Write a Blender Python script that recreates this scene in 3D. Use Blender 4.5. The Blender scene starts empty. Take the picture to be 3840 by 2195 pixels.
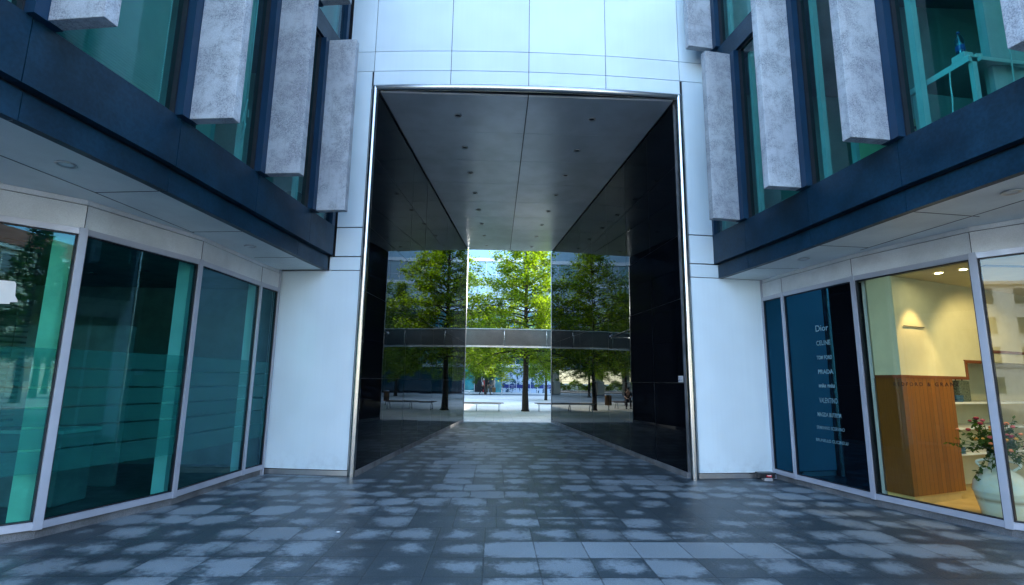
import bpy, bmesh, math, random
import numpy as np
from mathutils import Vector, Matrix, Quaternion
R_ = math.radians
random.seed(7)
SC = bpy.context.scene
COL = SC.collection
# ------------------------------------------------------------------ camera, sky, sun, exposure
cd = bpy.data.cameras.new('camera'); cam = bpy.data.objects.new('camera', cd); COL.objects.link(cam)
cd.sensor_width = 36; cd.lens = 18.28; cd.clip_start = 0.05; cd.clip_end = 3000
ax = Vector((0.99935, -0.03335, 0.013618)); ay = Vector((-0.019022, -0.16754, 0.985682)); az = Vector((-0.03059, -0.985301, -0.168065))
m = Matrix.Identity(4)
for i in range(3):
    m[i][0], m[i][1], m[i][2] = ax[i], ay[i], az[i]
m.translation = Vector((0, 0, 1.6)); cam.matrix_world = m
SC.camera = cam
SUN_EL, SUN_AZ = 30.0, 52.0          # azimuth measured from +Y towards +X
w = bpy.data.worlds.new('World'); SC.world = w; w.use_nodes = True
wn = w.node_tree; wn.nodes.clear()
wo = wn.nodes.new('ShaderNodeOutputWorld'); wb = wn.nodes.new('ShaderNodeBackground'); sk = wn.nodes.new('ShaderNodeTexSky')
sk.sky_type = 'NISHITA'; sk.sun_disc = False; sk.sun_elevation = R_(SUN_EL); sk.sun_rotation = R_(SUN_AZ)
sk.air_density = 1.0; sk.dust_density = 0.6; sk.ozone_density = 1.0; sk.altitude = 100
wb.inputs[1].default_value = 0.15
wn.links.new(sk.outputs[0], wb.inputs[0]); wn.links.new(wb.outputs[0], wo.inputs[0])
sd = bpy.data.lights.new('sun', 'SUN'); so = bpy.data.objects.new('sun', sd); COL.objects.link(so)
sd.energy = 2.0; sd.angle = R_(0.5); sd.color = (1.0, 0.93, 0.80)
sdir = Vector((math.sin(R_(SUN_AZ)) * math.cos(R_(SUN_EL)), math.cos(R_(SUN_AZ)) * math.cos(R_(SUN_EL)), math.sin(R_(SUN_EL))))
so.rotation_euler = sdir.to_track_quat('Z', 'Y').to_euler(); so.location = (40, 40, 60)
SC.view_settings.view_transform = 'Standard'; SC.view_settings.look = 'None'
SC.view_settings.exposure = 3.38; SC.view_settings.gamma = 1.0; SC.view_settings.use_curve_mapping = False
SC.render.engine = 'CYCLES'
cy = SC.cycles
cy.max_bounces = 10; cy.diffuse_bounces = 4; cy.glossy_bounces = 5; cy.transmission_bounces = 6; cy.transparent_max_bounces = 16
cy.caustics_reflective = False; cy.caustics_refractive = False; cy.use_denoising = True; cy.sample_clamp_indirect = 6

# ------------------------------------------------------------------ materials
MATS = {}
class NT:
    def __init__(s, name):
        s.m = bpy.data.materials.new(name); s.m.use_nodes = True; s.t = s.m.node_tree; s.t.nodes.clear()
        s.out = s.t.nodes.new('ShaderNodeOutputMaterial')
    def n(s, ty, **k):
        o = s.t.nodes.new('ShaderNode' + ty)
        for a, b in k.items(): setattr(o, a, b)
        return o
    def set(s, sock, v):
        if isinstance(v, bpy.types.NodeSocket): s.t.links.new(v, sock)
        elif v is not None:
            if hasattr(sock.default_value, '__len__') and not hasattr(v, '__len__'): v = (v, v, v, 1)
            if hasattr(v, '__len__') and len(v) == 3 and len(sock.default_value) == 4: v = (*v, 1)
            sock.default_value = v
    def math(s, op, a, b=None, c=None, clamp=False):
        o = s.n('Math', operation=op, use_clamp=clamp)
        for i, v in enumerate((a, b, c)):
            if v is not None: s.set(o.inputs[i], v)
        return o.outputs[0]
    def mix(s, f, a, b, blend='MIX'):
        o = s.n('Mix', data_type='RGBA', blend_type=blend)
        s.set(o.inputs[0], f); s.set(o.inputs[6], a); s.set(o.inputs[7], b); return o.outputs[2]
    def noise(s, scale, detail=3, rough=.55, vec=None, dist=0):
        o = s.n('TexNoise'); o.inputs['Scale'].default_value = scale; o.inputs['Detail'].default_value = detail
        o.inputs['Roughness'].default_value = rough; o.inputs['Distortion'].default_value = dist
        if vec is not None: s.t.links.new(vec, o.inputs['Vector'])
        return o.outputs[0]
    def pos(s): return s.n('NewGeometry').outputs['Position']
    def map(s, vec, scale=(1, 1, 1), loc=(0, 0, 0), rot=(0, 0, 0)):
        o = s.n('Mapping'); s.t.links.new(vec, o.inputs[0]); o.inputs['Scale'].default_value = scale
        o.inputs['Location'].default_value = loc; o.inputs['Rotation'].default_value = rot; return o.outputs[0]
    def ramp(s, f, a, b, lo=0., hi=1.):
        o = s.n('MapRange', interpolation_type='SMOOTHSTEP')
        s.set(o.inputs[0], f); o.inputs[1].default_value = lo; o.inputs[2].default_value = hi
        o.inputs[3].default_value = a; o.inputs[4].default_value = b; return o.outputs[0]
    def bump(s, h, strength=.3, dist=.01):
        o = s.n('Bump'); o.inputs['Strength'].default_value = strength; o.inputs['Distance'].default_value = dist
        s.t.links.new(h, o.inputs['Height']); return o.outputs[0]
    def pbr(s, **k):
        o = s.n('BsdfPrincipled'); names = dict(color='Base Color', rough='Roughness', metal='Metallic', spec='Specular IOR Level', coat='Coat Weight', coatr='Coat Roughness', alpha='Alpha', trans='Transmission Weight', normal='Normal', ior='IOR', emit='Emission Color', emits='Emission Strength', sheen='Sheen Weight')
        for a, v in k.items(): s.set(o.inputs[names[a]], v)
        return o.outputs[0]
    def done(s, sh):
        s.t.links.new(sh, s.out.inputs[0]); MATS[s.m.name] = s.m; return s.m

def simple(name, color, rough=.5, metal=0, spec=.5, coat=0, var=.12, vscale=3., fine=60., fvar=.0, bump=0, coatr=.03):
    t = NT(name); p = t.pos(); c = color
    f = t.ramp(t.noise(vscale, 4, .6, p), 1 - var, 1 + var, .3, .7)
    if fvar: f = t.math('MULTIPLY', f, t.ramp(t.noise(fine, 2, .5, p), 1 - fvar, 1 + fvar, .3, .7))
    cc = t.mix(1.0, color, f, 'MULTIPLY')
    rr = t.ramp(t.noise(vscale * 2.3, 4, .6, p), max(rough - .05, .0), rough + .06, .3, .7) if rough > .06 else rough
    kw = dict(color=cc, rough=rr, metal=metal, spec=spec, coat=coat, coatr=coatr)
    if bump: kw['normal'] = t.bump(t.noise(fine, 3, .6, p), bump, .004)
    return t.done(t.pbr(**kw))

M_navy = simple('navy_metal', (.005, .028, .054), .40, .0, .34, var=.30, vscale=1.6, fine=30, fvar=.14)
M_navy2 = simple('navy_mullion', (.004, .030, .070), .35, 0, .5)
M_black = simple('black_gasket', (.008, .010, .014), .5)
M_alu = simple('aluminium_frame', (.42, .45, .52), .38, .25, .5, var=.05)
M_white = simple('white_paint', (.72, .73, .72), .5, var=.05)
M_sof = simple('soffit_metal', (.70, .76, .76), .42, .0, .5, var=.10, vscale=1.0, fine=260, fvar=.16)
M_head = simple('header_panel', (.60, .64, .66), .5, 0, .4, var=.14, vscale=1.3, fine=240, fvar=.18)
M_plinth = simple('plinth_stone', (.13, .14, .15), .7, var=.3, fine=120, fvar=.2, bump=.2)
M_plinthl = simple('pale_plinth_stone', (.34, .35, .36), .7, var=.2, fine=120, fvar=.2, bump=.2)
M_plinthm = simple('grey_plinth_stone', (.17, .18, .19), .75, var=.25, fine=120, fvar=.2, bump=.2)
t = NT('brushed_steel'); M_steel = t.done(t.pbr(color=(.56, .555, .53), rough=.22, metal=1.0))
M_steeld = simple('dull_steel', (.55, .56, .57), .35, .9, .5, var=.08)
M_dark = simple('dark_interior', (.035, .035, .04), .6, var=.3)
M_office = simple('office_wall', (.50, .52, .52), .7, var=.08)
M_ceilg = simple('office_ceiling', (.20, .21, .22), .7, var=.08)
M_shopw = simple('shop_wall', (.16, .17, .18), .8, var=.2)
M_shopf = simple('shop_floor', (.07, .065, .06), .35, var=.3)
M_bout = simple('boutique_wall', (.60, .55, .36), .75, var=.05)
M_boutf = simple('boutique_floor', (.55, .38, .14), .45, var=.1)
M_brown = simple('brown_trim', (.16, .045, .012), .5, var=.15)
M_cord = simple('pale_plastic', (.7, .72, .72), .4)
M_redpl = simple('red_sticker', (.65, .03, .04), .4)
M_blackpl = simple('black_plastic', (.02, .022, .025), .35, var=.3)
M_paper = simple('white_paper', (.75, .75, .74), .7)
M_bluesign = simple('blue_sign_print', (.02, .09, .32), .4)
M_navyp = simple('navy_print', (.012, .03, .20), .35)
M_bandw = simple('facade_band', (.54, .58, .62), .35, 0, .5, coat=.3, var=.08)
M_court = None
M_bluej = simple('blue_denim', (.03, .10, .19), .85, var=.35, vscale=14)
M_skin = simple('skin', (.45, .26, .18), .55)
M_shirt = simple('white_shirt', (.7, .7, .72), .8)
M_darkc = simple('dark_cloth', (.02, .022, .03), .85)
M_khaki = simple('khaki_cloth', (.22, .18, .12), .85)
M_hair = simple('grey_hair', (.25, .23, .21), .7)
M_asph = simple('asphalt', (.055, .055, .06), .85, var=.2)
M_creamb = simple('cream_render', (.55, .47, .34), .85, var=.10, vscale=.6)
M_whiteb = simple('white_render', (.62, .60, .55), .85, var=.10, vscale=.6)
M_rooft = simple('red_roof_tiles', (.30, .075, .03), .8, var=.3, vscale=4)
M_winb = simple('dark_window_glass', (.02, .03, .04), .06, 0, .8)

# black polished glass cladding
t = NT('black_glass_cladding'); p = t.pos()
gg = t.n('NewGeometry'); dt = t.n('VectorMath', operation='DOT_PRODUCT'); t.t.links.new(gg.outputs['Incoming'], dt.inputs[0]); t.t.links.new(gg.outputs['Normal'], dt.inputs[1])
fz = t.math('ADD', .035, t.math('MULTIPLY', .965, t.math('POWER', t.math('SUBTRACT', 1, t.math('ABSOLUTE', dt.outputs['Value']), clamp=True), 5)))
gl = t.n('BsdfGlossy'); t.set(gl.inputs['Roughness'], t.ramp(t.noise(2.2, 5, .7, p), .008, .035, .45, .75)); gl.inputs[0].default_value = (.44, .49, .52, 1)
df = t.n('BsdfDiffuse'); df.inputs[0].default_value = (.003, .004, .0065, 1)
mx = t.n('MixShader'); t.t.links.new(fz, mx.inputs[0]); t.t.links.new(df.outputs[0], mx.inputs[1]); t.t.links.new(gl.outputs[0], mx.inputs[2])
M_mirror = t.done(mx.outputs[0])
# white back-painted glass
t = NT('white_glass_panel'); p = t.pos()
f = t.ramp(t.noise(.9, 2, .5, p), .95, 1.04, .3, .7)
oi = t.n('ObjectInfo'); f = t.math('MULTIPLY', f, t.ramp(oi.outputs['Random'], .95, 1.03, 0, 1))
f = t.math('MULTIPLY', f, t.ramp(t.noise(6, 4, .6, t.map(p, scale=(4, 4, .12))), .985, 1.0, .3, .6))
zz_ = t.n('SeparateXYZ'); t.t.links.new(p, zz_.inputs[0])
grime = t.math('MULTIPLY', t.ramp(zz_.outputs[2], .12, 0, .08, .5), t.ramp(t.noise(7, 5, .7, p), 0, 1, .4, .7)); f = t.math('SUBTRACT', f, grime)
M_panel = t.done(t.pbr(color=t.mix(1, (.70, .84, .90), f, 'MULTIPLY'), rough=.45, spec=.3, coat=.16, coatr=.02))
# tunnel ceiling
t = NT('ceiling_metal'); p = t.pos()
f = t.math('MULTIPLY', t.ramp(t.noise(1.1, 3, .6, p), .9, 1.1, .3, .7), t.ramp(t.noise(220, 2, .6, p), .88, 1.12, .3, .7))
M_ceil = t.done(t.pbr(color=t.mix(1, (.68, .78, .88), f, 'MULTIPLY'), rough=.27, metal=.25, spec=.6))
# stone fins
def stone(name, seed):
    t = NT(name); oi = t.n('ObjectInfo'); va = t.n('VectorMath', operation='SCALE'); va.inputs[0].default_value = (31, 17, 43); t.t.links.new(oi.outputs['Random'], va.inputs['Scale']); vb_ = t.n('VectorMath', operation='ADD'); t.t.links.new(t.pos(), vb_.inputs[0]); t.t.links.new(va.outputs[0], vb_.inputs[1]); p = vb_.outputs[0]
    sp = t.noise(150, 3, .75, p); blot = t.noise(3.2, 8, .72, p, .3); big = t.noise(1.1, 3, .5, p)
    pit = t.noise(70, 5, .8, p)
    a = t.ramp(blot, 1, 0, .40, .60)
    pm = t.math('MULTIPLY', a, t.ramp(pit, 0, 1, .44, .60))
    base = t.mix(t.ramp(sp, 0, 1, .35, .66), (.38, .43, .465), (.56, .62, .66))
    base = t.mix(t.ramp(big, 0, .35, .4, .65), base, (.33, .35, .40))
    base = t.mix(t.math('MULTIPLY', pm, .85), base, (.14, .16, .185)); base = t.mix(t.math('MULTIPLY', a, t.ramp(t.noise(24, 5, .7, p), .1, .5, .4, .65)), base, (.22, .24, .28)); base = t.mix(1, base, t.ramp(oi.outputs['Random'], .90, 1.08, 0, 1), 'MULTIPLY')
    st = t.noise(5, 5, .65, t.map(p, scale=(3, 3, .25))); base = t.mix(t.ramp(st, 0, .45, .55, .72), base, (.24, .26, .30))
    return t.done(t.pbr(color=base, rough=.72, spec=.4, normal=t.bump(sp, .35, .003)))
M_stone = [stone('grey_granite', 1), stone('grey_granite', 4.3), stone('grey_granite', 8.9)]
# tinted glass
def glass(name, tint, refl=1.0, rc=(.70, .93, 1.0), rough=0.0, ior=1.52, film=None):
    t = NT(name)
    tr = t.n('BsdfTransparent'); tr.inputs[0].default_value = (*tint, 1)
    gl = t.n('BsdfGlossy'); gl.inputs['Roughness'].default_value = rough; gl.inputs[0].default_value = (*rc, 1)
    gg = t.n('NewGeometry'); dt = t.n('VectorMath', operation='DOT_PRODUCT'); t.t.links.new(gg.outputs['Incoming'], dt.inputs[0]); t.t.links.new(gg.outputs['Normal'], dt.inputs[1])
    cs = t.math('ABSOLUTE', dt.outputs['Value']); fz = t.math('ADD', .03, t.math('MULTIPLY', .97, t.math('POWER', t.math('SUBTRACT', 1, cs, clamp=True), 5)))
    nb = t.noise(.8, 1, .4, t.pos()); bp = t.n('Bump'); bp.inputs['Strength'].default_value = .05; bp.inputs['Distance'].default_value = .02
    t.t.links.new(nb, bp.inputs['Height']); t.t.links.new(bp.outputs[0], gl.inputs['Normal'])
    g = t.math('MULTIPLY', fz, refl, clamp=True)
    mx = t.n('MixShader'); t.t.links.new(g, mx.inputs[0]); t.t.links.new(tr.outputs[0], mx.inputs[1]); t.t.links.new(gl.outputs[0], mx.inputs[2])
    return t.done(mx.outputs[0])
G_teal = glass('teal_glass', (.26, .74, .72), 1.7)
G_shop = glass('shop_glass', (.27, .70, .68), 1.7, (.36, .80, 1.0))
G_bout = glass('clear_shop_glass', (.78, .88, .80), 1.15, (.85, .95, 1))
t = NT('dark_film_glass')
gg = t.n('NewGeometry'); dt = t.n('VectorMath', operation='DOT_PRODUCT'); t.t.links.new(gg.outputs['Incoming'], dt.inputs[0]); t.t.links.new(gg.outputs['Normal'], dt.inputs[1])
fz = t.math('ADD', .045, t.math('MULTIPLY', .955, t.math('POWER', t.math('SUBTRACT', 1, t.math('ABSOLUTE', dt.outputs['Value']), clamp=True), 5)))
gl = t.n('BsdfGlossy'); gl.inputs['Roughness'].default_value = .015; gl.inputs[0].default_value = (.055, .38, .66, 1)
df = t.n('BsdfDiffuse'); df.inputs[0].default_value = (.003, .004, .006, 1)
mx = t.n('MixShader'); t.t.links.new(t.math('MULTIPLY', fz, 2.3, clamp=True), mx.inputs[0]); t.t.links.new(df.outputs[0], mx.inputs[1]); t.t.links.new(gl.outputs[0], mx.inputs[2])
M_filmg = t.done(mx.outputs[0])
# frosted film
t = NT('frosted_film')
tr = t.n('BsdfTransparent'); tr.inputs[0].default_value = (.55, .75, .72, 1)
df = t.n('BsdfDiffuse'); df.inputs[0].default_value = (.32, .52, .50, 1)
mx = t.n('MixShader'); mx.inputs[0].default_value = .26
t.t.links.new(tr.outputs[0], mx.inputs[1]); t.t.links.new(df.outputs[0], mx.inputs[2]); M_frost = t.done(mx.outputs[0])
# courtyard glass: opaque reflective panes seen from afar, with a few blinds behind
def farglass(name, base, spec=.9, blinds=0.):
    t = NT(name); p = t.pos()
    c = base
    if blinds:
        sx = t.n('SeparateXYZ'); t.t.links.new(p, sx.inputs[0])
        s = t.math('FRACT', t.math('MULTIPLY', sx.outputs[2], 7.0))
        c = t.mix(t.math('MULTIPLY', t.ramp(s, 0, 1, .3, .6), blinds), base, (.22, .28, .32))
    nb = t.noise(.45, 1, .4, p)
    return t.done(t.pbr(color=c, rough=.03, spec=spec, ior=1.5, normal=t.bump(nb, .25, .05)))
F_dark = farglass('facade_glass_dark', (.008, .045, .06))
F_teal = farglass('facade_glass_teal', (.03, .16, .19))
F_blind = farglass('facade_glass_blinds', (.05, .16, .22), .9, .7)
F_pale = farglass('facade_glass_painted_sky', (.13, .29, .40), .9, .5)  # reflected sky painted into a pale base colour, for the upper storeys

# paving with damp joints
t = NT('granite_paving'); P = t.pos(); sx = t.n('SeparateXYZ'); t.t.links.new(P, sx.inputs[0]); X, Y = sx.outputs[0], sx.outputs[1]
v = t.math('DIVIDE', t.math('SUBTRACT', Y, 5.118), .49)
row = t.math('FLOOR', v); fv = t.math('FRACT', v)
wnr = t.n('TexWhiteNoise', noise_dimensions='1D'); t.t.links.new(row, wnr.inputs['W'])
rowoff = t.math('MULTIPLY', t.math('FLOOR', t.math('MULTIPLY', wnr.outputs[0], 3.999)), .25)
isr0 = t.math('MULTIPLY', t.math('COMPARE', row, 0, .1), 1.0)
rowoff = t.math('MULTIPLY', rowoff, t.math('SUBTRACT', 1, isr0))
u = t.math('ADD', t.math('DIVIDE', t.math('ADD', X, .07), .49), rowoff)
cu = t.math('FLOOR', u); fu = t.math('FRACT', u)
def mirrored(q): return t.math('MINIMUM', q, t.math('SUBTRACT', 1, q))
du, dv = mirrored(fu), mirrored(fv)
wob = t.math('MULTIPLY', t.math('SUBTRACT', t.noise(9, 3, .6, P), .5), .03)
d = t.math('MINIMUM', du, dv)
joint = t.ramp(t.math('ADD', d, wob), 1, 0, .0, .022)
cv = t.n('CombineXYZ'); t.t.links.new(cu, cv.inputs[0]); t.t.links.new(row, cv.inputs[1])
wc = t.n('TexWhiteNoise', noise_dimensions='2D'); t.t.links.new(cv.outputs[0], wc.inputs['Vector']); rc = wc.outputs[0]
# damp amount: macro patches, less towards slab centre
nm = t.noise(.55, 3, .6, t.map(P, loc=(3.3, 1.2, 0))); ns = t.noise(3.6, 5, .65, P, .4); nf = t.noise(22, 4, .7, P)
rad = t.math('SQRT', t.math('ADD', t.math('POWER', t.math('MULTIPLY', t.math('SUBTRACT', fu, .5), 1.0), 2), t.math('POWER', t.math('MULTIPLY', t.math('SUBTRACT', fv, .52), 1.15), 2)))
dm = t.math('ADD', t.math('MULTIPLY', rad, 1.7), t.math('MULTIPLY', t.math('SUBTRACT', ns, .5), 2.2))
dm = t.math('ADD', dm, t.math('MULTIPLY', t.math('SUBTRACT', nm, .5), 2.9))
dm = t.math('ADD', dm, t.math('MULTIPLY', t.math('SUBTRACT', nf, .5), 1.2))
dm = t.math('ADD', dm, t.math('MULTIPLY', t.math('SUBTRACT', rc, .5), .85))
clean = t.math('MULTIPLY', isr0, t.math('GREATER_THAN', X, -.07)); clean = t.math('MULTIPLY', clean, t.math('LESS_THAN', X, 2.91))
rare = t.math('GREATER_THAN', rc, .93); rare = t.math('MULTIPLY', rare, t.math('GREATER_THAN', Y, 6.5))
clean = t.math('MAXIMUM', clean, t.math('MULTIPLY', rare, .8))
dm = t.math('SUBTRACT', dm, clean)
damp = t.ramp(dm, 0, 1, .15, .90)
sp = t.noise(170, 3, .7, P); sp2 = t.noise(60, 3, .7, P)
dry = t.mix(t.ramp(sp, 0, 1, .34, .66), (.15, .185, .198), (.275, .325, .342))
wet = t.mix(t.ramp(sp, 0, 1, .34, .66), (.022, .036, .043), (.054, .076, .086))
c = t.mix(damp, dry, wet)
rc2 = t.math('FRACT', t.math('MULTIPLY', rc, 7.31)); c = t.mix(1, c, t.ramp(rc2, .89, 1.09, 0, 1), 'MULTIPLY')
c = t.mix(1, c, t.ramp(t.noise(.28, 4, .6, P), .82, 1.12, .35, .65), 'MULTIPLY')
c = t.mix(1, c, t.ramp(sp2, .85, 1.15, .3, .7), 'MULTIPLY')
c = t.mix(t.math('MULTIPLY', joint, .7), c, (.016, .022, .027))
rg = t.math('SUBTRACT', t.ramp(sp2, .44, .58, .3, .7), t.math('MULTIPLY', damp, .08))
hh = t.math('SUBTRACT', t.math('MULTIPLY', sp, .4), joint)
M_pave = t.done(t.pbr(color=c, rough=rg, spec=.5, normal=t.bump(hh, .35, .004)))
# courtyard paving: pale slabs
t = NT('pale_courtyard_paving'); P = t.pos()
br = t.n('TexBrick'); t.t.links.new(P, br.inputs['Vector']); br.inputs['Scale'].default_value = 1
br.inputs['Brick Width'].default_value = .8; br.inputs['Row Height'].default_value = .5; br.inputs['Mortar Size'].default_value = .008
br.inputs['Color1'].default_value = (.56, .52, .44, 1); br.inputs['Color2'].default_value = (.62, .575, .49, 1); br.inputs['Mortar'].default_value = (.36, .34, .30, 1)
f = t.ramp(t.noise(.35, 5, .6, P), .82, 1.1, .3, .7)
M_court = t.done(t.pbr(color=t.mix(1, br.outputs[0], f, 'MULTIPLY'), rough=.6, spec=.4))
# wood slats for the boutique
t = NT('vertical_oak_boards'); P = t.pos(); sx = t.n('SeparateXYZ'); t.t.links.new(P, sx.inputs[0])
a = t.math('ADD', t.math('MULTIPLY', sx.outputs[0], .924), t.math('MULTIPLY', sx.outputs[1], .383))
cell = t.math('FLOOR', t.math('MULTIPLY', a, 11.0)); frc = t.math('FRACT', t.math('MULTIPLY', a, 11.0))
wv = t.n('TexWhiteNoise', noise_dimensions='1D'); t.t.links.new(cell, wv.inputs['W'])
gr = t.noise(9, 5, .6, t.map(P, scale=(9, 9, .7)))
c = t.mix(gr, (.11, .036, .004), (.27, .098, .014)); c = t.mix(1, c, t.ramp(wv.outputs[0], .8, 1.2, 0, 1), 'MULTIPLY')
c = t.mix(t.ramp(t.math('MINIMUM', frc, t.math('SUBTRACT', 1, frc)), .9, 0, 0, .10), c, (.05, .02, .006))
M_oak = t.done(t.pbr(color=c, rough=.4))
M_bwood = simple('bench_wood', (.16, .085, .045), .6, var=.3, vscale=6)
# leaves: per-leaf variation, light shines through
def leafmat(name, c1, c2, c3):
    t = NT(name); g = t.n('NewGeometry'); r = g.outputs['Random Per Island']
    cr = t.n('ValToRGB'); t.t.links.new(r, cr.inputs[0]); e = cr.color_ramp.elements
    e[0].color = (*c1, 1); e[1].color = (*c3, 1); k = e.new(.5); k.color = (*c2, 1)
    df = t.n('BsdfPrincipled'); t.t.links.new(cr.outputs[0], df.inputs['Base Color']); df.inputs['Roughness'].default_value = .55
    tl = t.n('BsdfTranslucent'); br = t.mix(1, cr.outputs[0], (1.9, 2.0, .8), 'MULTIPLY'); t.t.links.new(br, tl.inputs[0])
    mx = t.n('MixShader'); mx.inputs[0].default_value = .55; t.t.links.new(df.outputs[0], mx.inputs[1]); t.t.links.new(tl.outputs[0], mx.inputs[2])
    return t.done(mx.outputs[0])
M_leaf = leafmat('oak_leaves', (.06, .105, .003), (.105, .165, .004), (.18, .24, .007))
M_leafd = leafmat('dark_leaves', (.02, .06, .01), (.04, .09, .015), (.06, .12, .02))
M_bark = simple('dark_bark', (.035, .026, .02), .9, var=.4, vscale=12, fine=60, fvar=.3, bump=.5)
# pottery
t = NT('ribbed_pottery'); P = t.pos(); sx = t.n('SeparateXYZ'); t.t.links.new(P, sx.inputs[0])
z = sx.outputs[2]; b1 = t.math('SUBTRACT', 1, t.math('MULTIPLY', t.math('ABSOLUTE', t.math('SUBTRACT', z, .315)), 28, clamp=True), clamp=True)
c = t.mix(t.math('MULTIPLY', b1, .75), (.68, .70, .64), (.26, .16, .06)); c = t.mix(t.ramp(t.noise(14, 4, .6, P), 0, .5, .5, .7), c, (.70, .66, .45))
M_pot = t.done(t.pbr(color=c, rough=.25, spec=.5))
def emis(name, col, s):
    t = NT(name); e = t.n('Emission'); e.inputs[0].default_value = (*col, 1); e.inputs[1].default_value = s; return t.done(e.outputs[0])
E_lamp = emis('lit_lamp', (1, .82, .5), 14)
# poster photo wall
t = NT('printed_shop_photo'); P = t.pos()
q = t.map(P, scale=(1.6, 1, 3.2)); vn = t.n('TexVoronoi', feature='F1', distance='CHEBYCHEV'); t.t.links.new(q, vn.inputs[0]); vn.inputs['Scale'].default_value = 1.6
n2 = t.noise(2.4, 4, .6, t.map(P, scale=(1, 1, .5)))
f = t.math('MULTIPLY', t.ramp(n2, 0, 1, .50, .56), t.ramp(vn.outputs[0], 0, 1, .18, .26))
M_poster = t.done(t.pbr(color=t.mix(f, (.55, .66, .78), (.03, .09, .15)), rough=.2))

# ------------------------------------------------------------------ mesh helpers
def ploc(o):
    v = Vector((0, 0, 0))
    while o is not None: v += o.location; o = o.parent
    return v
class MB:
    def __init__(s): s.bm = bmesh.new()
    def face(s, pts):
        return s.bm.faces.new([s.bm.verts.new(p) for p in pts])
    def prism(s, poly, z0, z1, bev=0):
        a = sum(poly[i][0] * poly[(i + 1) % len(poly)][1] - poly[(i + 1) % len(poly)][0] * poly[i][1] for i in range(len(poly)))
        if a < 0: poly = poly[::-1]
        lo = [s.bm.verts.new((x, y, z0)) for x, y in poly]; hi = [s.bm.verts.new((x, y, z1)) for x, y in poly]
        fs = [s.bm.faces.new(lo[::-1]), s.bm.faces.new(hi)]
        n = len(poly)
        for i in range(n): fs.append(s.bm.faces.new((lo[i], lo[(i + 1) % n], hi[(i + 1) % n], hi[i])))
        if bev:
            ed = list({e for f in fs for e in f.edges})
            bmesh.ops.bevel(s.bm, geom=ed, offset=bev, segments=2, affect='EDGES', profile=.6)
        return s
    def box(s, x0, x1, y0, y1, z0, z1, bev=0): return s.prism([(x0, y0), (x1, y0), (x1, y1), (x0, y1)], z0, z1, bev)
    def seg(s, P, Q, a, b, z0, z1, sgn, ea=0, eb=0, bev=0):
        """wall slab along P-Q between offsets a and b towards the interior side"""
        P, Q = Vector(P), Vector(Q); d = (Q - P).normalized(); n = Vector((d.y, -d.x)) * sgn
        P = P - d * ea; Q = Q + d * eb
        return s.prism([tuple(P + n * a), tuple(Q + n * a), tuple(Q + n * b), tuple(P + n * b)], z0, z1, bev)
    def tube(s, pts, r, n=8, cap=True):
        pts = [Vector(p) for p in pts]; rr = r if hasattr(r, '__len__') else [r] * len(pts)
        rings = []; prev = None
        for i, p in enumerate(pts):
            d = (pts[min(i + 1, len(pts) - 1)] - pts[max(i - 1, 0)]).normalized()
            if prev is None:
                up = Vector((0, 0, 1)) if abs(d.z) < .9 else Vector((1, 0, 0)); u = d.cross(up).normalized()
            else: u = (prev - d * prev.dot(d)).normalized()
            prev = u; v = d.cross(u)
            rings.append([s.bm.verts.new(p + (u * math.cos(2 * math.pi * k / n) + v * math.sin(2 * math.pi * k / n)) * rr[i]) for k in range(n)])
        for a, b in zip(rings, rings[1:]):
            for k in range(n):
                f = s.bm.faces.new((a[k], a[(k + 1) % n], b[(k + 1) % n], b[k])); f.smooth = True
        if cap:
            s.bm.faces.new(rings[0][::-1]); s.bm.faces.new(rings[-1])
        return s
    def lathe(s, prof, c=(0, 0, 0), n=28, cap=True):
        rings = [[s.bm.verts.new((c[0] + r * math.cos(2 * math.pi * k / n), c[1] + r * math.sin(2 * math.pi * k / n), c[2] + z)) for k in range(n)] for r, z in prof]
        for a, b in zip(rings, rings[1:]):
            for k in range(n):
                f = s.bm.faces.new((a[k], a[(k + 1) % n], b[(k + 1) % n], b[k])); f.smooth = True
        if cap:
            s.bm.faces.new(rings[0][::-1]); s.bm.faces.new(rings[-1])
        return s
    def ball(s, c, r, sc=(1, 1, 1), n=10):
        mt = Matrix.Translation(c) @ Matrix.Diagonal((sc[0], sc[1], sc[2], 1))
        g = bmesh.ops.create_uvsphere(s.bm, u_segments=n, v_segments=max(6, n - 2), radius=r, matrix=mt)
        for v in g['verts']:
            for f in v.link_faces: f.smooth = True
        return s
    def build(s, name, mat, parent=None):
        bmesh.ops.recalc_face_normals(s.bm, faces=s.bm.faces[:])
        me = bpy.data.meshes.new(name); s.bm.to_mesh(me); s.bm.free(); return link(name, me, mat, parent)
def link(name, me, mat, parent=None):
    o = bpy.data.objects.new(name, me); COL.objects.link(o)
    if mat is not None: me.materials.append(mat)
    if parent is not None:
        off = ploc(parent)
        if off.length: me.transform(Matrix.Translation(-off))
        o.parent = parent
    return o
def tag(o, label=None, cat=None, group=None, kind=None):
    if label: o['label'] = label
    if cat: o['category'] = cat
    if group: o['group'] = group
    if kind: o['kind'] = kind
    return o
def thing(name, label, cat, loc=(0, 0, 0), group=None):
    o = bpy.data.objects.new(name, None); COL.objects.link(o); o.location = loc; o.empty_display_size = .2
    return tag(o, label, cat, group)
def struct(o): return tag(o, kind='structure')
def copy_tree(o, parent=None):
    c = o.copy(); COL.objects.link(c); c.parent = parent
    for ch in list(o.children): copy_tree(ch, c)
    return c
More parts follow.
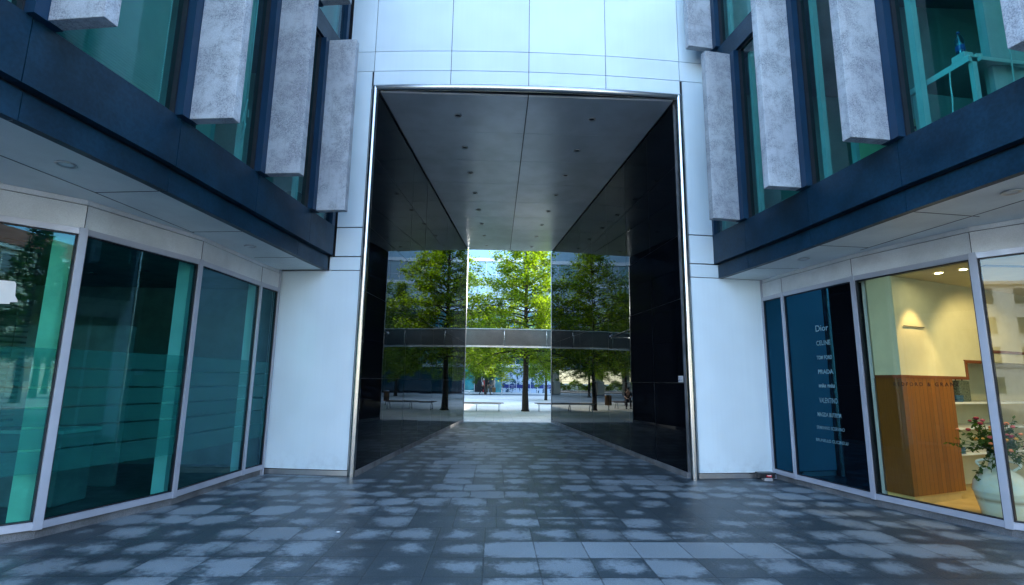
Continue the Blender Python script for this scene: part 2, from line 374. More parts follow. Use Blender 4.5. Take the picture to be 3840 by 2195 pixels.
def text_part(name, body, P, Q, mat, parent, n_out, bold=0.0, depth=.002):
    """flat lettering whose lower left corner is P and upper right corner is Q, raised off its surface"""
    cu = bpy.data.curves.new(name, 'FONT'); cu.body = body; cu.size = 1; cu.extrude = 0; cu.offset = bold; cu.resolution_u = 3
    tmp = bpy.data.objects.new('t', cu); COL.objects.link(tmp)
    dg = bpy.context.evaluated_depsgraph_get(); me = bpy.data.meshes.new_from_object(tmp.evaluated_get(dg))
    bpy.data.objects.remove(tmp)
    co = np.array([v.co[:] for v in me.vertices]); lo = co.min(0); hi = co.max(0)
    P, Q = Vector(P), Vector(Q); h = Vector((Q.x - P.x, Q.y - P.y, 0)); up = Vector((0, 0, Q.z - P.z)); n = Vector(n_out) * depth
    for v in me.vertices:
        a = (v.co.x - lo[0]) / (hi[0] - lo[0]); b = (v.co.y - lo[1]) / (hi[1] - lo[1])
        v.co = P + h * a + up * b + n
    me.materials.clear()
    return link(name, me, mat, parent)

# ------------------------------------------------------------------ ground
b = MB(); b.face([(-400, -400, 0), (400, -400, 0), (400, 400, 0), (-400, 400, 0)]); struct(b.build('paving', M_pave))
b = MB(); b.face([(-45, 21.15, .004), (45, 21.15, .004), (45, 60.6, .004), (-45, 60.6, .004)]); struct(b.build('courtyard_paving', M_court))
b = MB(); b.face([(-90, 76.5, .004), (60, 76.5, .004), (60, 84, .004), (-90, 84, .004)]); struct(b.build('road', M_asph))
b = MB(); b.box(-90, 60, 84, 88, 0, .12); b.box(-90, 60, 73.5, 76.5, 0, .12); struct(b.build('pavement', M_court))
b = MB(); b.face([(-200, -200, .004), (200, -200, .004), (200, -14, .004), (-200, -14, .004)]); struct(b.build('street', M_court))  # unseen ground, made pale to bounce light onto panels and soffits

# ------------------------------------------------------------------ key lines in plan (metres)
LX = [(9.3, -2.885), (8.44, -3.013), (7.0, -3.175), (5.8, -3.31), (5.0, -3.395), (3.55, -3.61), (2.2, -3.84), (1.2, -4.3), (.2, -5.2)]
RX = [(9.3, 3.955), (8.09, 4.135), (7.32, 4.23), (5.25, 4.43), (4.1, 4.59), (2.6, 4.86), (1.2, 5.3), (.2, 6.2)]
def interp(T, y):
    for (y0, x0), (y1, x1) in zip(T, T[1:]):
        if y <= y0 and y >= y1: return x0 + (x1 - x0) * (y0 - y) / (y0 - y1)
    return T[0][1] if y > T[0][0] else T[-1][1]
SHL = [(-3.86, 9.21), (-3.93, 8.66), (-4.037, 7.054), (-4.5, 5.616), (-5.60, 4.60), (-7.0, 4.0), (-8.6, 3.8)]
SHR = [(4.89, 9.26), (4.95, 8.70), (5.19, 7.26), (5.65, 5.83), (6.62, 4.62), (8.0, 3.9), (9.6, 3.6)]
def yf(x): return 8.98 + (x - .55) ** 2 / 63.8

# ------------------------------------------------------------------ the two office wings
def strip(mb, pts, a, b_, z0, z1, sgn):
    """continuous ribbon of plan polyline pts between interior offsets a and b_, mitred"""
    V = [Vector(p) for p in pts]; N = []
    for i in range(len(V)):
        ds = []
        if i > 0: ds.append((V[i] - V[i - 1]).normalized())
        if i < len(V) - 1: ds.append((V[i + 1] - V[i]).normalized())
        n = sum((Vector((d.y, -d.x)) for d in ds), Vector((0, 0))).normalized() * sgn
        c = max(.5, n.dot(Vector((ds[0].y, -ds[0].x)) * sgn)); N.append(n / c)
    for i in range(len(V) - 1):
        mb.prism([tuple(V[i] + N[i] * a), tuple(V[i + 1] + N[i + 1] * a), tuple(V[i + 1] + N[i + 1] * b_), tuple(V[i] + N[i] * b_)], z0, z1)
def gaps(pts, lens_total, marks):
    return pts
def facade_pts(T, y0, y1, off=0):
    ys = [y1] + [y for y, _ in T if y0 < y < y1] + [y0]
    return [(interp(T, y), y) for y in ys]

WING = {}
def wing(side):
    L = side == 'L'; sgn = 1 if L else -1; T = LX if L else RX; S = SHL if L else SHR
    if L: W = thing('office_wing', 'left office wing with grey stone fins, navy fascia and frosted shop windows below', 'building', (-6, 5, 0), 'office wings flanking the passage')
    else: W = thing('office_wing', 'right office wing with grey stone fins, navy fascia and lit boutique window below', 'building', (7.5, 5, 0), 'office wings flanking the passage')
    WING[side] = W
    ye = 9.10 if L else 9.20
    # --- fascias split in panels (5 mm joints)
    jl = [ye, 8.05, 5.27, 3.78, 2.3, .2] if L else [ye, 8.3, 6.85, 5.33, 3.9, 2.4, .2]
    ju = [ye, 8.25, 6.72, 5.25, 3.70, 2.2, .2] if L else [ye, 8.22, 6.75, 5.28, 3.65, 2.2, .2]
    b = MB()
    for ya, yb in zip(jl, jl[1:]):
        strip(b, facade_pts(T, yb + .004, ya - .004), .075, .16, 3.497, 3.735, sgn)
    b.build('lower_fascia', M_navy, W)
    b = MB()
    for ya, yb in zip(ju, ju[1:]):
        strip(b, facade_pts(T, yb + .004, ya - .004), .0, .20, 3.765, 4.30, sgn)
    b.build('upper_fascia', M_navy, W)
    b = MB(); strip(b, facade_pts(T, .2, ye), .17, .3, 3.57, 4.28, sgn); strip(b, facade_pts(T, .2, ye), .10, .15, 3.735, 3.765, sgn); b.build('fascia_backing', M_black, W)
    # --- soffit
    inner = [(x, y) for x, y in S]
    outer = [(x + (-.125 if L else .125), y) for x, y in facade_pts(T, .2, ye)]
    n = (1 if L else -1)
    off = []
    poly = outer + [((-9 if L else 10), outer[-1][1])] + [(x, y) for x, y in reversed([(a - .12 * n, c) for a, c in inner])]
    b = MB(); b.prism(poly, 3.50, 3.56); sof = b.build('soffit', M_sof, W)
    def groove(p, q, wd=.008):
        b = MB()
        p, q = Vector(p), Vector(q); d = (q - p).normalized(); nn = Vector((-d.y, d.x)) * wd / 2
        b.prism([tuple(p + nn), tuple(q + nn), tuple(q - nn), tuple(p - nn)], 3.4965, 3.5005); b.build('panel_joint', M_black, sof)
    if L:
        groove((-3.88, 8.25), (-3.22, 8.20)); groove((-4.065, 6.823), (-3.245, 6.73)); groove((-4.24, 5.367), (-3.47, 5.27)); groove((-4.41, 3.9), (-3.72, 3.72)); groove((-4.5, 2.5), (-3.95, 2.2))
        cpts = [(-4.44, 3.6), (-4.388, 4.458), (-4.241, 5.367), (-4.055, 6.868)]
        lights = [(-3.943, 4.617), (-3.605, 7.51)]
    else:
        groove((4.12, 8.30), (4.98, 8.22)); groove((4.39, 6.80), (5.15, 6.85)); groove((4.53, 5.34), (5.42, 5.45)); groove((4.72, 3.95), (5.7, 4.15))
        cpts = [(5.15, 7.0), (5.30, 5.7), (5.42, 4.6), (5.5, 3.4)]
        lights = [(4.669, 7.566), (5.03, 4.694)]
    for p, q in zip(cpts, cpts[1:]): groove(p, q)
    for x, y in lights:
        b = MB(); b.lathe([(.055, 0), (.08, -.004), (.085, -.012), (.07, -.016), (.06, -.006), (.05, .0)], (x, y, 3.4995), 24, False)
        dl = b.build('downlight', M_steeld, sof)
        b = MB(); b.lathe([(.058, -.004), (.045, -.003), (.01, -.003)], (x, y, 3.4995), 20); b.build('lens', M_sof, dl)
    # --- shop front: header, rails, mullions, panes, plinth
    b = MB(); strip(b, S, -.01, .05, 3.175, 3.43, sgn); strip(b, S, .0, .05, 3.442, 3.4965, sgn); hd = b.build('header_panel', M_head, W)
    b = MB()
    strip(b, S, .02, .05, 3.43, 3.442, sgn)
    for i, (x, y) in enumerate(S[1:], 1):
        d = (Vector(S[i]) - Vector(S[i - 1])).normalized(); q = Vector((x, y)) - d * .0
        b.seg(tuple(q - d * .003), tuple(q + d * .003), -.013, .0, 3.176, 3.43, sgn)
    b.build('joint_lines', M_black, hd)
    b = MB(); strip(b, S, .02, .07, 0.0, .093, sgn); b.build('plinth', M_plinth, W)
    for za, zb, zc, zd in ((.093, .165, .166, .178), (3.105, 3.172, 3.09, 3.104)):
        b = MB(); strip(b, S, -.022, .06, za, zb, sgn); wr_ = b.build('window_rail', M_alu, W)
        b = MB(); strip(b, S, -.002, .05, zc, zd, sgn); b.build('gasket', M_black, wr_)
    wd = [.034, .056, .062, .075, .075, .075, .07]
    for i, (x, y) in enumerate(S[:6]):
        P = Vector((x, y))
        if i < len(S) - 1: d2 = (Vector(S[i + 1]) - P).normalized()
        d1 = (P - Vector(S[i - 1])).normalized() if i else d2
        d = (d1 + d2).normalized(); h = wd[i] / 2
        b = MB(); b.seg(tuple(P - d * h), tuple(P + d * h), -.03, .06, 0.0 if i == 0 else .088, 3.177 if i else 3.5, sgn, bev=.003)
        mu = b.build('mullion', M_alu, W)
        b = MB(); b.seg(tuple(P - d * (h + .014)), tuple(P + d * (h + .014)), -.004, .045, .17, 3.10, sgn); b.build('gasket', M_black, mu)
    for i in range(5):
        P, Q = Vector(S[i]), Vector(S[i + 1]); d = (Q - P).normalized(); nn = Vector((d.y, -d.x)) * sgn
        P = P + d * (wd[i] / 2 + .01) + nn * .012; Q = Q - d * (wd[i + 1] / 2 + .01) + nn * .012
        mt = G_shop if L else (M_filmg if i < 2 else G_bout)
        b = MB(); b.face([(P.x, P.y, .17), (Q.x, Q.y, .17), (Q.x, Q.y, 3.1), (P.x, P.y, 3.1)])
        pane = b.build('shop_window', mt, W)
        if L:
            pane['label'] = 'teal shop window with frosted stripes'
            b = MB(); P2 = P + nn * .012; Q2 = Q + nn * .012
            for z0, z1 in ((1.68, 1.87), (1.48, 1.66), (1.28, 1.46), (1.08, 1.26), (.86, 1.06), (.62, .84)):
                b.face([(P2.x, P2.y, z0), (Q2.x, Q2.y, z0), (Q2.x, Q2.y, z1), (P2.x, P2.y, z1)])
            b.build('frosted_stripes', M_frost, pane)
    # --- upper windows, fins
    if L:
        fins = [(2.22, 4.3, 10.9), (3.744, 4.3, 10.9), (5.263, 4.3, 10.9), (6.732, 4.3, 10.9), (8.247, 4.3, 7.37), (7.82, 7.79, 10.9)]
        f1 = [2.22, 3.744, 5.263, 6.732, 8.247]; f2 = [2.22, 3.744, 5.263, 6.732, 7.82]
    else:
        fins = [(2.15, 4.3, 10.9), (3.66, 4.3, 10.9), (5.284, 4.3, 10.9), (6.748, 4.3, 10.9), (8.225, 4.3, 7.35), (8.72, 7.79, 10.9)]
        f1 = [2.15, 3.66, 5.284, 6.748, 8.225]; f2 = [2.15, 3.66, 5.284, 6.748, 8.72]
    def frame_at(y):
        x = interp(T, y); x2 = interp(T, y + .3); d = Vector((x2 - x, .3)).normalized()
        return Vector((x, y)), d, Vector((d.y, -d.x)) * (1 if L else -1)   # point, tangent(+y), outward
    for k, (y, z0, z1) in enumerate(fins):
        p, d, nn = frame_at(y)
        a0 = .072; a1 = .555
        q = [p + nn * a0, p + nn * a1, p + nn * a1 + d * .125, p + nn * a0 + d * .125]
        b = MB(); b.prism([tuple(v) for v in q], z0 + .004, z1, .007)
        fo = b.build('stone_fin', M_stone[k % 3], W)
    for z0, z1, fl in ((4.30, 7.36, f1), (7.78, 10.9, f2)):
        for y in fl:
            p, d, nn = frame_at(y)
            b = MB(); q = [p + nn * .070 - d * .10, p + nn * .070 + d * .13, p - nn * .14 + d * .13, p - nn * .14 - d * .10]
            b.prism([tuple(v) for v in q], z0 + .001, z1 - .001); pl = b.build('navy_mullion', M_navy2, W)
            b = MB(); q = [p - nn * .02 - d * .118, p - nn * .02 - d * .102, p - nn * .12 - d * .102, p - nn * .12 - d * .118]
            b.prism([tuple(v) for v in q], z0 + .002, z1 - .002); b.build('gasket', M_black, pl); b = MB()
            q = [p - nn * .02 + d * .148, p - nn * .02 + d * .132, p - nn * .12 + d * .132, p - nn * .12 + d * .148]
            b.prism([tuple(v) for v in q], z0 + .002, z1 - .002); b.build('gasket', M_black, pl)
        ends = fl[1:] + [ye + .04]
        for ya, yb in zip(fl, ends):
            pa, da, na = frame_at(ya); pb, db, nb = frame_at(yb)
            A = pa + da * .13 - na * .07; B_ = pb - db * .10 - nb * .07
            b = MB(); b.face([(A.x, A.y, z0 - .02), (B_.x, B_.y, z0 - .02), (B_.x, B_.y, z1 + .02), (A.x, A.y, z1 + .02)])
            wi = b.build('window', G_teal, W)
            # white reveal beside each mullion inside
            b = MB(); C0 = A - na * .14; C1 = C0 + (B_ - A).normalized() * .10
            b.prism([tuple(C0), tuple(C1), tuple(C1 - na * .07), tuple(C0 - na * .07)], z0 + .02, z1 - .03)
            C0 = B_ - nb * .14; C1 = C0 - (B_ - A).normalized() * .07
            b.prism([tuple(C0), tuple(C1), tuple(C1 - nb * .07), tuple(C0 - nb * .07)], z0 + .02, z1 - .03)
            b.build('reveal', M_office, wi)
            if L and z0 < 5 and ya < 5:
                bl = MB(); A2 = A - na * .10; B2 = B_ - nb * .10; dd = (B2 - A2).normalized(); A2 += dd * .03; B2 -= dd * (.06 if ya > 3 else .25)
                zz = z0 + .05
                while zz < z1 - .06:
                    a, c = A2 + na * .010, A2 - na * .010; e, f_ = B2 - na * .010, B2 + na * .010
                    bl.face([(a.x, a.y, zz + .006), (f_.x, f_.y, zz + .006), (e.x, e.y, zz - .006), (c.x, c.y, zz - .006)]); zz += .028
                bl.build('venetian_blind', M_white, wi)
    # end frame against the gateway and transom band
    p, d, nn = frame_at(ye - .04)
    b = MB(); q = [p + nn * .0 - d * .06, p + nn * .0 + d * .045, p - nn * .16 + d * .045, p - nn * .16 - d * .06]
    b.prism([tuple(v) for v in q], 4.301, 7.359); b.build('end_frame', M_navy2, W)
    b = MB(); b.prism([tuple(v) for v in q], 7.781, 10.89); b.build('end_frame', M_navy2, W)
    b = MB(); strip(b, facade_pts(T, .2, ye), .05, .2, 7.36, 7.40, sgn); b.build('band_shadow_gap', M_black, W)
    for za, zb in ((7.40, 7.78), (10.9, 11.5)): b = MB(); strip(b, facade_pts(T, .2, ye), .0, .2, za, zb, sgn); b.build('floor_band', M_navy, W)
    # rooms behind the glass
    far = -11 if L else 12
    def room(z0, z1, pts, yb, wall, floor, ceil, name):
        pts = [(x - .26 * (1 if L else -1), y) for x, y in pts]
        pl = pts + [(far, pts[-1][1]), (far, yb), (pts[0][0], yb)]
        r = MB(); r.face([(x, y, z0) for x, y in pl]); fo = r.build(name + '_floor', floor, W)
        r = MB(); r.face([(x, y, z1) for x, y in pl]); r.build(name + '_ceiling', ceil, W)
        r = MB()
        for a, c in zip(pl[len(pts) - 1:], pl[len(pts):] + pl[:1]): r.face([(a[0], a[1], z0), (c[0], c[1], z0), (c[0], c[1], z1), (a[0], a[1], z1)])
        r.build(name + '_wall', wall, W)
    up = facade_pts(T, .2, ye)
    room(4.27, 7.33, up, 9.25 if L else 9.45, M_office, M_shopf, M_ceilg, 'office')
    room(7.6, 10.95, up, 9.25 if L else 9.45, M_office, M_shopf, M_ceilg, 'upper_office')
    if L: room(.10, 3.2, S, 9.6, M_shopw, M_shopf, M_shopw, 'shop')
    # partitions in the office to break up the view
    for y in ((4.4, 7.0) if L else (5.0, 6.9)):
        x0 = interp(T, y) + (-.9 if L else .9); b = MB(); b.box(min(x0, far), max(x0, far), y, y + .1, 4.28, 7.32); b.build('partition', M_office, W)
    # massing above and roof
    b = MB(); pl = [(x - (.21 if L else -.21), y) for x, y in up]; pl = pl + [(far - (3 if L else -3), .2), (far - (3 if L else -3), 21.0), (pl[0][0], 21.0)]
    b.prism(pl, 11.5, 17.0); b.build('upper_storeys', M_navy, W)
    b = MB(); xs = sorted((far - (3 if L else -3), far)); b.box(xs[0], xs[1], .2, 21, 0, 11.5); b.build('outer_wall', M_bandw, W); b = MB()
    xs = sorted((far, -2.6 if L else 4.0)); b.box(xs[0], xs[1], 19.5, 20.9, 0, 11.5); b.build('rear_wall', M_bandw, W)
    return W
wing('L'); wing('R')

# ------------------------------------------------------------------ the gateway between the wings
GW = thing('gateway_building', 'white glass-clad gateway with a steel framed passage lined in black glass', 'building', (.55, 15, 0))
def arcpanel(x0, x1, z0, z1, dy=0., th=.03, name='white_panel', mat=M_panel, parent=GW, g=.006):
    b = MB(); n = max(1, int((x1 - x0) / .35)); xs = [x0 + g + (x1 - x0 - 2 * g) * i / n for i in range(n + 1)]
    pl = [(x, yf(x) + dy) for x in xs] + [(x, yf(x) + dy + th) for x in reversed(xs)]
    b.prism(pl, z0 + g, z1 - g); return b.build(name, mat, parent)
for x0, x1 in ((-3.86, -2.42), (3.51, 4.895)):
    arcpanel(x0, x1, .095, 3.50)
    arcpanel(x0, x1, 0, .09, .02, .03, 'base_strip', M_steeld)
for x0, x1, x2, x3 in ((-2.985, -2.42, -2.90, -2.42), (3.51, 4.10, 3.51, 3.99)):
    arcpanel(x0, x1, 3.505, 3.75); arcpanel(x2, x3, 3.76, 4.29); arcpanel(x2, x3, 4.30, 7.365)
xs = [-2.88, -2.395, -.93, .54, 2.01, 3.468, 3.98]
for a, c in zip(xs, xs[1:]):
    if a > -2.5 and c < 3.6: arcpanel(a, c, 7.085, 7.365)
    arcpanel(a, c, 7.365, 7.775); arcpanel(a, c, 7.775, 10.6); arcpanel(a, c, 10.6, 13.6); arcpanel(a, c, 13.6, 17)
for a, c, z0, z1 in ((-4.0, -2.3, 0, 3.5), (3.4, 5.1, 0, 3.5), (-2.95, -2.3, 3.5, 7.2), (3.4, 4.06, 3.5, 7.2), (-2.95, 4.06, 7.05, 16.9)):
    arcpanel(a, c, z0, z1, .032, .05, 'panel_backing', M_black, g=0)
# steel frame, a rounded tube around the opening
def framept(x, z): return (x, yf(x) + .0, z)
b = MB(); fx0, fx1, fz = -2.348, 3.43, 7.018
b.tube([framept(fx0, 0), framept(fx0, 3.4), framept(fx0, fz)], .062, 20, False)
b.tube([framept(fx0 + (fx1 - fx0) * i / 24, fz) for i in range(25)], .058, 20, False)
b.tube([framept(fx1, fz), framept(fx1, 3.4), framept(fx1, 0)], .066, 20, False)
b.ball(framept(fx0, fz), .0615, n=16); b.ball(framept(fx1, fz), .0655, n=16); b.build('steel_frame', M_steel, GW)
# passage walls of black glass, each sheet set a hair out of true
WL = (Vector((-2.287, 9.11)), Vector((-1.2, 21.1))); WR = (Vector((3.35, 9.22)), Vector((2.287, 21.1)))
zj = [.095, 1.612, 3.118, 4.30, 5.66, 6.95]
rnd = random.Random(3)
for (A, B_), sg, nm in ((WL, 1, 'l'), (WR, -1, 'r')):
    L_ = (B_ - A).length; d = (B_ - A).normalized(); nrm = Vector((-d.y, d.x)) * sg     # away from the passage
    b = MB(); us = [0, 1.36] + [1.36 + 1.487 * k for k in range(1, 7)] + [L_]
    for u0, u1 in zip(us, us[1:]):
        for z0, z1 in zip(zj, zj[1:]):
            t1 = rnd.uniform(-.0022, .0022); t2 = rnd.uniform(-.0018, .0018); g = .0045
            pts = []
            for u_, z_ in ((u0 + g, z0 + g), (u1 - g, z0 + g), (u1 - g, z1 - g), (u0 + g, z1 - g)):
                o_ = t1 * (u_ - u0) / 1.4 + t2 * (z_ - z0); q = A + d * u_ + nrm * o_; pts.append((q.x, q.y, z_))
            b.face(pts)
    b.build('black_glass_wall', M_mirror, GW)
    b = MB(); q = [A + nrm * .012, B_ + nrm * .012, B_ + nrm * .15, A + nrm * .15]; b.prism([tuple(v) for v in q], 0.1, 7.0); b.build('wall_backing', M_plinth, GW)
    b = MB(); q = [A - nrm * .012, B_ - nrm * .012, B_ + nrm * .1, A + nrm * .1]; b.prism([tuple(v) for v in q], 0, .095); b.build('wall_plinth', M_plinthm, GW)
    b = MB(); b.tube([(B_.x, B_.y + .015, 0), (B_.x, B_.y + .015, 6.95)], .02, 8); b.build('corner_trim', M_steeld, GW)
# passage ceiling
b = MB(); yj = [9.13, 10.63, 12.10, 13.60, 15.08, 16.55, 18.0, 19.47, 21.0]
def wx(W_, y): a, c = W_; return a.x + (c.x - a.x) * (y - a.y) / (c.y - a.y)
def cj(y): return .545
for ya, yb in zip(yj, yj[1:]):
    for s in (0, 1):
        g = .005
        if s == 0: pl = [(wx(WL, ya) + .03, ya + g), (cj(ya) - g * 2, ya + g), (cj(yb) - g * 2, yb - g), (wx(WL, yb) + .03, yb - g)]
        else: pl = [(cj(ya) + g * 2, ya + g), (wx(WR, ya) - .03, ya + g), (wx(WR, yb) - .03, yb - g), (cj(yb) + g * 2, yb - g)]
        b.prism(pl, 6.95, 6.99)
ce = b.build('passage_ceiling', M_ceil, GW)
b = MB(); b.prism([(-2.4, 9.1), (3.5, 9.1), (2.4, 21.05), (-1.3, 21.05)], 6.996, 7.05); b.build('ceiling_backing', M_black, GW)
for i in range(8):
    y = 9.91 + 1.482 * i
    for x in (-.851 + .0617 * i, 1.907 - .0735 * i):
        b = MB(); b.lathe([(.05, .0), (.072, -.004), (.078, -.014), (.06, -.02), (.052, -.008), (.048, .0)], (x, y, 6.949), 20, False)
        dl = b.build('downlight', M_steeld, ce)
        b = MB(); b.lathe([(.052, -.006), (.03, -.004), (.005, -.004)], (x, y, 6.949), 16); b.build('lens', M_black, dl)
# body, rear facade of the whole front building
b = MB(); b.prism([(-2.9, 9.3), (4.05, 9.3), (4.05, 20.7), (-2.9, 20.7)], 7.2, 16.95); b.build('upper_storeys', M_bandw, GW)
b = MB()
for x0, x1 in ((-34, -1.25), (2.34, 36)):
    b.box(x0, x1, 20.75, 21.05, 6.6, 7.2); b.box(x0, x1, 20.75, 21.05, 0, .3); b.box(x0, x1, 20.75, 21.05, 3.3, 3.9)
for z in (7.2, 10.6, 14.0, 16.0): b.box(-34, 36, 20.75, 21.05, z if z > 7.2 else 7.205, z + 1.0)
b.build('rear_band', M_bandw, GW)
b = MB()
for z in (.3, 3.9):
    for x0, x1 in ((-34, -1.3), (2.4, 36)): b.face([(x0, 20.95, z), (x1, 20.95, z), (x1, 20.95, z + 3), (x0, 20.95, z + 3)])
for z in (8.2, 11.6): b.face([(-34, 20.95, z), (36, 20.95, z), (36, 20.95, z + 2.4), (-34, 20.95, z + 2.4)])
b.build('rear_window', F_teal, GW)
b = MB(); b.box(-34, 36, 9.4, 21.2, 17.005, 17.3); b.build('roof', M_bandw, GW)  # unseen slab added over the front building to block the sun
for x0, x1 in ((-34, -14), (15, 36)): b = MB(); b.box(x0, x1, 12, 20.7, 0, 17.0); b.build('side_body', M_bandw, GW)

# ------------------------------------------------------------------ small things at the gateway
def onwall(W_, y, off): a, c = W_; d = (c - a).normalized(); n = Vector((d.y, -d.x)); x = wx(W_, y); return Vector((x, y)) + n * off
dR = (WR[1] - WR[0]).normalized(); nR = Vector((-1, 0))   # towards the passage
nR = Vector((dR.y, -dR.x)) if Vector((dR.y, -dR.x)).x < 0 else -Vector((dR.y, -dR.x))
SG = thing('security_sign', 'small white and blue sign on the black glass wall beside the steel frame', 'sign', (3.33, 9.25, 1.66))
def pR(y, o): return Vector((wx(WR, y), y)) + nR * o
a_, c_ = pR(9.42, .004), pR(9.235, .004); a2, c2 = pR(9.42, .012), pR(9.235, .012)
b = MB(); b.prism([tuple(a_), tuple(c_), tuple(c2), tuple(a2)], 1.622, 1.735, .001); b.build('sign_plate', M_paper, SG)
e0, e1 = pR(9.415, .0135), pR(9.372, .0135); b = MB(); b.face([(e0.x, e0.y, 1.64), (e1.x, e1.y, 1.64), (e1.x, e1.y, 1.715), (e0.x, e0.y, 1.715)]); b.build('blue_emblem_field', M_bluesign, SG)
def pR3(y, z, o=.0150): q = pR(y, o); return (q.x, q.y, z)
b = MB(); b.face([pR3(9.413, 1.668), pR3(9.398, 1.664), pR3(9.377, 1.675), pR3(9.378, 1.688), pR3(9.392, 1.698), pR3(9.412, 1.702)]); b.face([pR3(9.414, 1.656), pR3(9.385, 1.658), pR3(9.392, 1.664), pR3(9.414, 1.665)]); b.build('camera_emblem', M_paper, SG)
n3 = (nR.x, nR.y, 0)
text_part('lettering', 'OBIEKT', pR3(9.345, 1.687, .0125), pR3(9.288, 1.706, .0125), M_bluesign, SG, n3, .012)
text_part('lettering', 'MONITOROWANY', pR3(9.366, 1.650, .0125), pR3(9.25, 1.668, .0125), M_bluesign, SG, n3, .012)

BX = thing('bait_box', 'black plastic bait box with red sticker at the foot of the right white panel', 'bait box', (4.64, 9.06, 0))
b = MB(); b.box(4.58, 4.72, 9.01, 9.13, 0, .05, .004); b.build('foot_block', M_plinthl, BX)
b = MB(); b.prism([(4.50, 9.00), (4.77, 9.02), (4.75, 9.15), (4.50, 9.14)], .05, .105, .01); b.build('case', M_blackpl, BX)
b = MB(); b.prism([(4.485, 8.985), (4.785, 9.005), (4.765, 9.165), (4.49, 9.155)], .106, .132, .008); b.build('lid', M_blackpl, BX)
b = MB(); b.face([(4.61, 8.996, .066), (4.70, 9.003, .066), (4.70, 9.003, .10), (4.61, 8.996, .10)]); st = b.build('sticker', M_redpl, BX)
b = MB(); b.ball((4.625, 8.996, .092), .006); b.face([(4.635, 8.9965, .083), (4.69, 9.0015, .083), (4.69, 9.0015, .096), (4.635, 8.9965, .096)]); b.build('sticker_print', M_paper, st)
b = MB()
for k in range(3): b.box(4.70, 4.76, 8.99 + .001 * k, 9.03, .052 + .018 * k, .062 + .018 * k, .002)
b.build('clip', M_blackpl, BX)

def scrap(x, y, z, s, lab):
    r = random.Random(int(x * 100)); b = MB(); g = bmesh.ops.create_icosphere(b.bm, subdivisions=2, radius=s)
    for v in g['verts']: v.co = Vector((v.co.x * r.uniform(.6, 1.3), v.co.y * r.uniform(.6, 1.3), max(-.2 * s, v.co.z * r.uniform(.1, .5)))) + Vector((x, y, z + .25 * s))
    tag(b.build('paper_scrap', M_paper), lab, 'litter')
scrap(-1.03, 21.6, .004, .05, 'crumpled white paper scrap lying on the ground past the passage')
scrap(-1.62, 5.9, 0, .018, 'tiny white scrap on dark paving before the left shop windows')

# ------------------------------------------------------------------ lettering on the dark shop window (part of right wing)
WRg = WING['R']; P1 = Vector(SHR[1]); P2 = Vector(SHR[2]); dd = (P2 - P1).normalized(); nn = Vector((dd.y, -dd.x)) * -1
if nn.x < 0: nin = nn
nout = Vector((dd.y, -dd.x)); nout = nout if nout.x < 0 else -nout
M_let = simple('pale_lettering', (.17, .32, .37), .6)
def onR12(y, z):
    s = (y - P1.y) / (P2.y - P1.y); q = P1 + (P2 - P1) * s + nout * (-.010); return (q.x, q.y, z)
rows = [('Dior', 8.047, 7.798, 2.436, 2.532, .0), ('CELINE', 8.056, 7.783, 2.217, 2.291, .012), ('TOM FORD', 8.074, 7.774, 1.998, 2.058, .018), ('PRADA', 8.068, 7.773, 1.777, 1.843, .02),
        ('miu miu', 8.076, 7.768, 1.569, 1.629, .03), ('VALENTINO', 8.093, 7.745, 1.335, 1.413, -.004), ('MAGDA BUTRYM', 8.148, 7.701, 1.128, 1.190, .01),
        ('ERMANNO SCERVINO', 8.185, 7.662, .936, .985, .0), ('BRUNELLO CUCINELLI', 8.222, 7.623, .748, .793, -.002)]
for s_, ya, yb, za, zb, bo in rows: text_part('window_lettering', s_, onR12(ya, za), onR12(yb, zb), M_let, WRg, (nout.x, nout.y, 0), bo + .002, .003)
Q1 = Vector(SHR[2]); Q2 = Vector(SHR[3])
d23 = (Q2 - Q1).normalized(); n23 = Vector((d23.y, -d23.x)); n23 = n23 if n23.x < 0 else -n23
def on23(y, z):
    s = (y - Q1.y) / (Q2.y - Q1.y); q = Q1 + (Q2 - Q1) * s + n23 * (-.010); return (q.x, q.y, z)
M_dkl = simple('dark_bronze_lettering', (.035, .02, .012), .5)
text_part('window_lettering', 'R E D F O R D   &   G R A N T', on23(6.868, 1.608), on23(6.132, 1.656), M_dkl, WRg, (n23.x, n23.y, 0), 0.02, .003)

# ------------------------------------------------------------------ boutique interior
iw = lambda s, o: tuple(Vector((5.457, 6.8)) + Vector((.924, .383)) * s + Vector((-.383, .924)) * o)   # along / behind the inner wall
BP = [(5.02, 9.1), (5.07, 8.7), (5.26, 7.32), (5.71, 5.9), (6.66, 4.7), (8.03, 3.99), (9.6, 3.68), (12, 3.6), (12, 10.5), (5.1, 10.5)]
b = MB(); b.prism(BP, .02, .11); b.build('boutique_floor', M_boutf, WRg)
b = MB(); b.prism(BP, 3.09, 3.14); b.build('boutique_ceiling', M_bout, WRg)
b = MB(); b.prism([(5.27, 7.12), (5.365, 6.775), iw(5, 0), iw(5, .12), iw(.06, .12), iw(.04, .45)], 1.98 + .0, 3.09)
b.prism([(5.27, 7.12), (5.365, 6.775), iw(1.42, 0), iw(1.42, .12), iw(.06, .12), iw(.04, .45)], 1.752, 1.98)
b.build('boutique_wall', M_bout, WRg)
b = MB(); b.prism([iw(1.0, .62), iw(5, .62), iw(5, .70), iw(1.0, .70)], .11, 3.09); b.build('niche_wall', M_bout, WRg)
b = MB(); b.box(11.9, 11.99, 3.7, 10.5, .11, 3.09); b.box(5.2, 12, 10.3, 10.4, .11, 3.09); b.build('side_wall', M_bout, WRg)
b = MB(); b.prism([(5.27, 7.12), (5.365, 6.775), iw(1.06, 0), iw(1.06, .30), iw(.06, .12), iw(.04, .45)], .22, 1.71); wdp = b.build('oak_panel', M_oak, WRg)
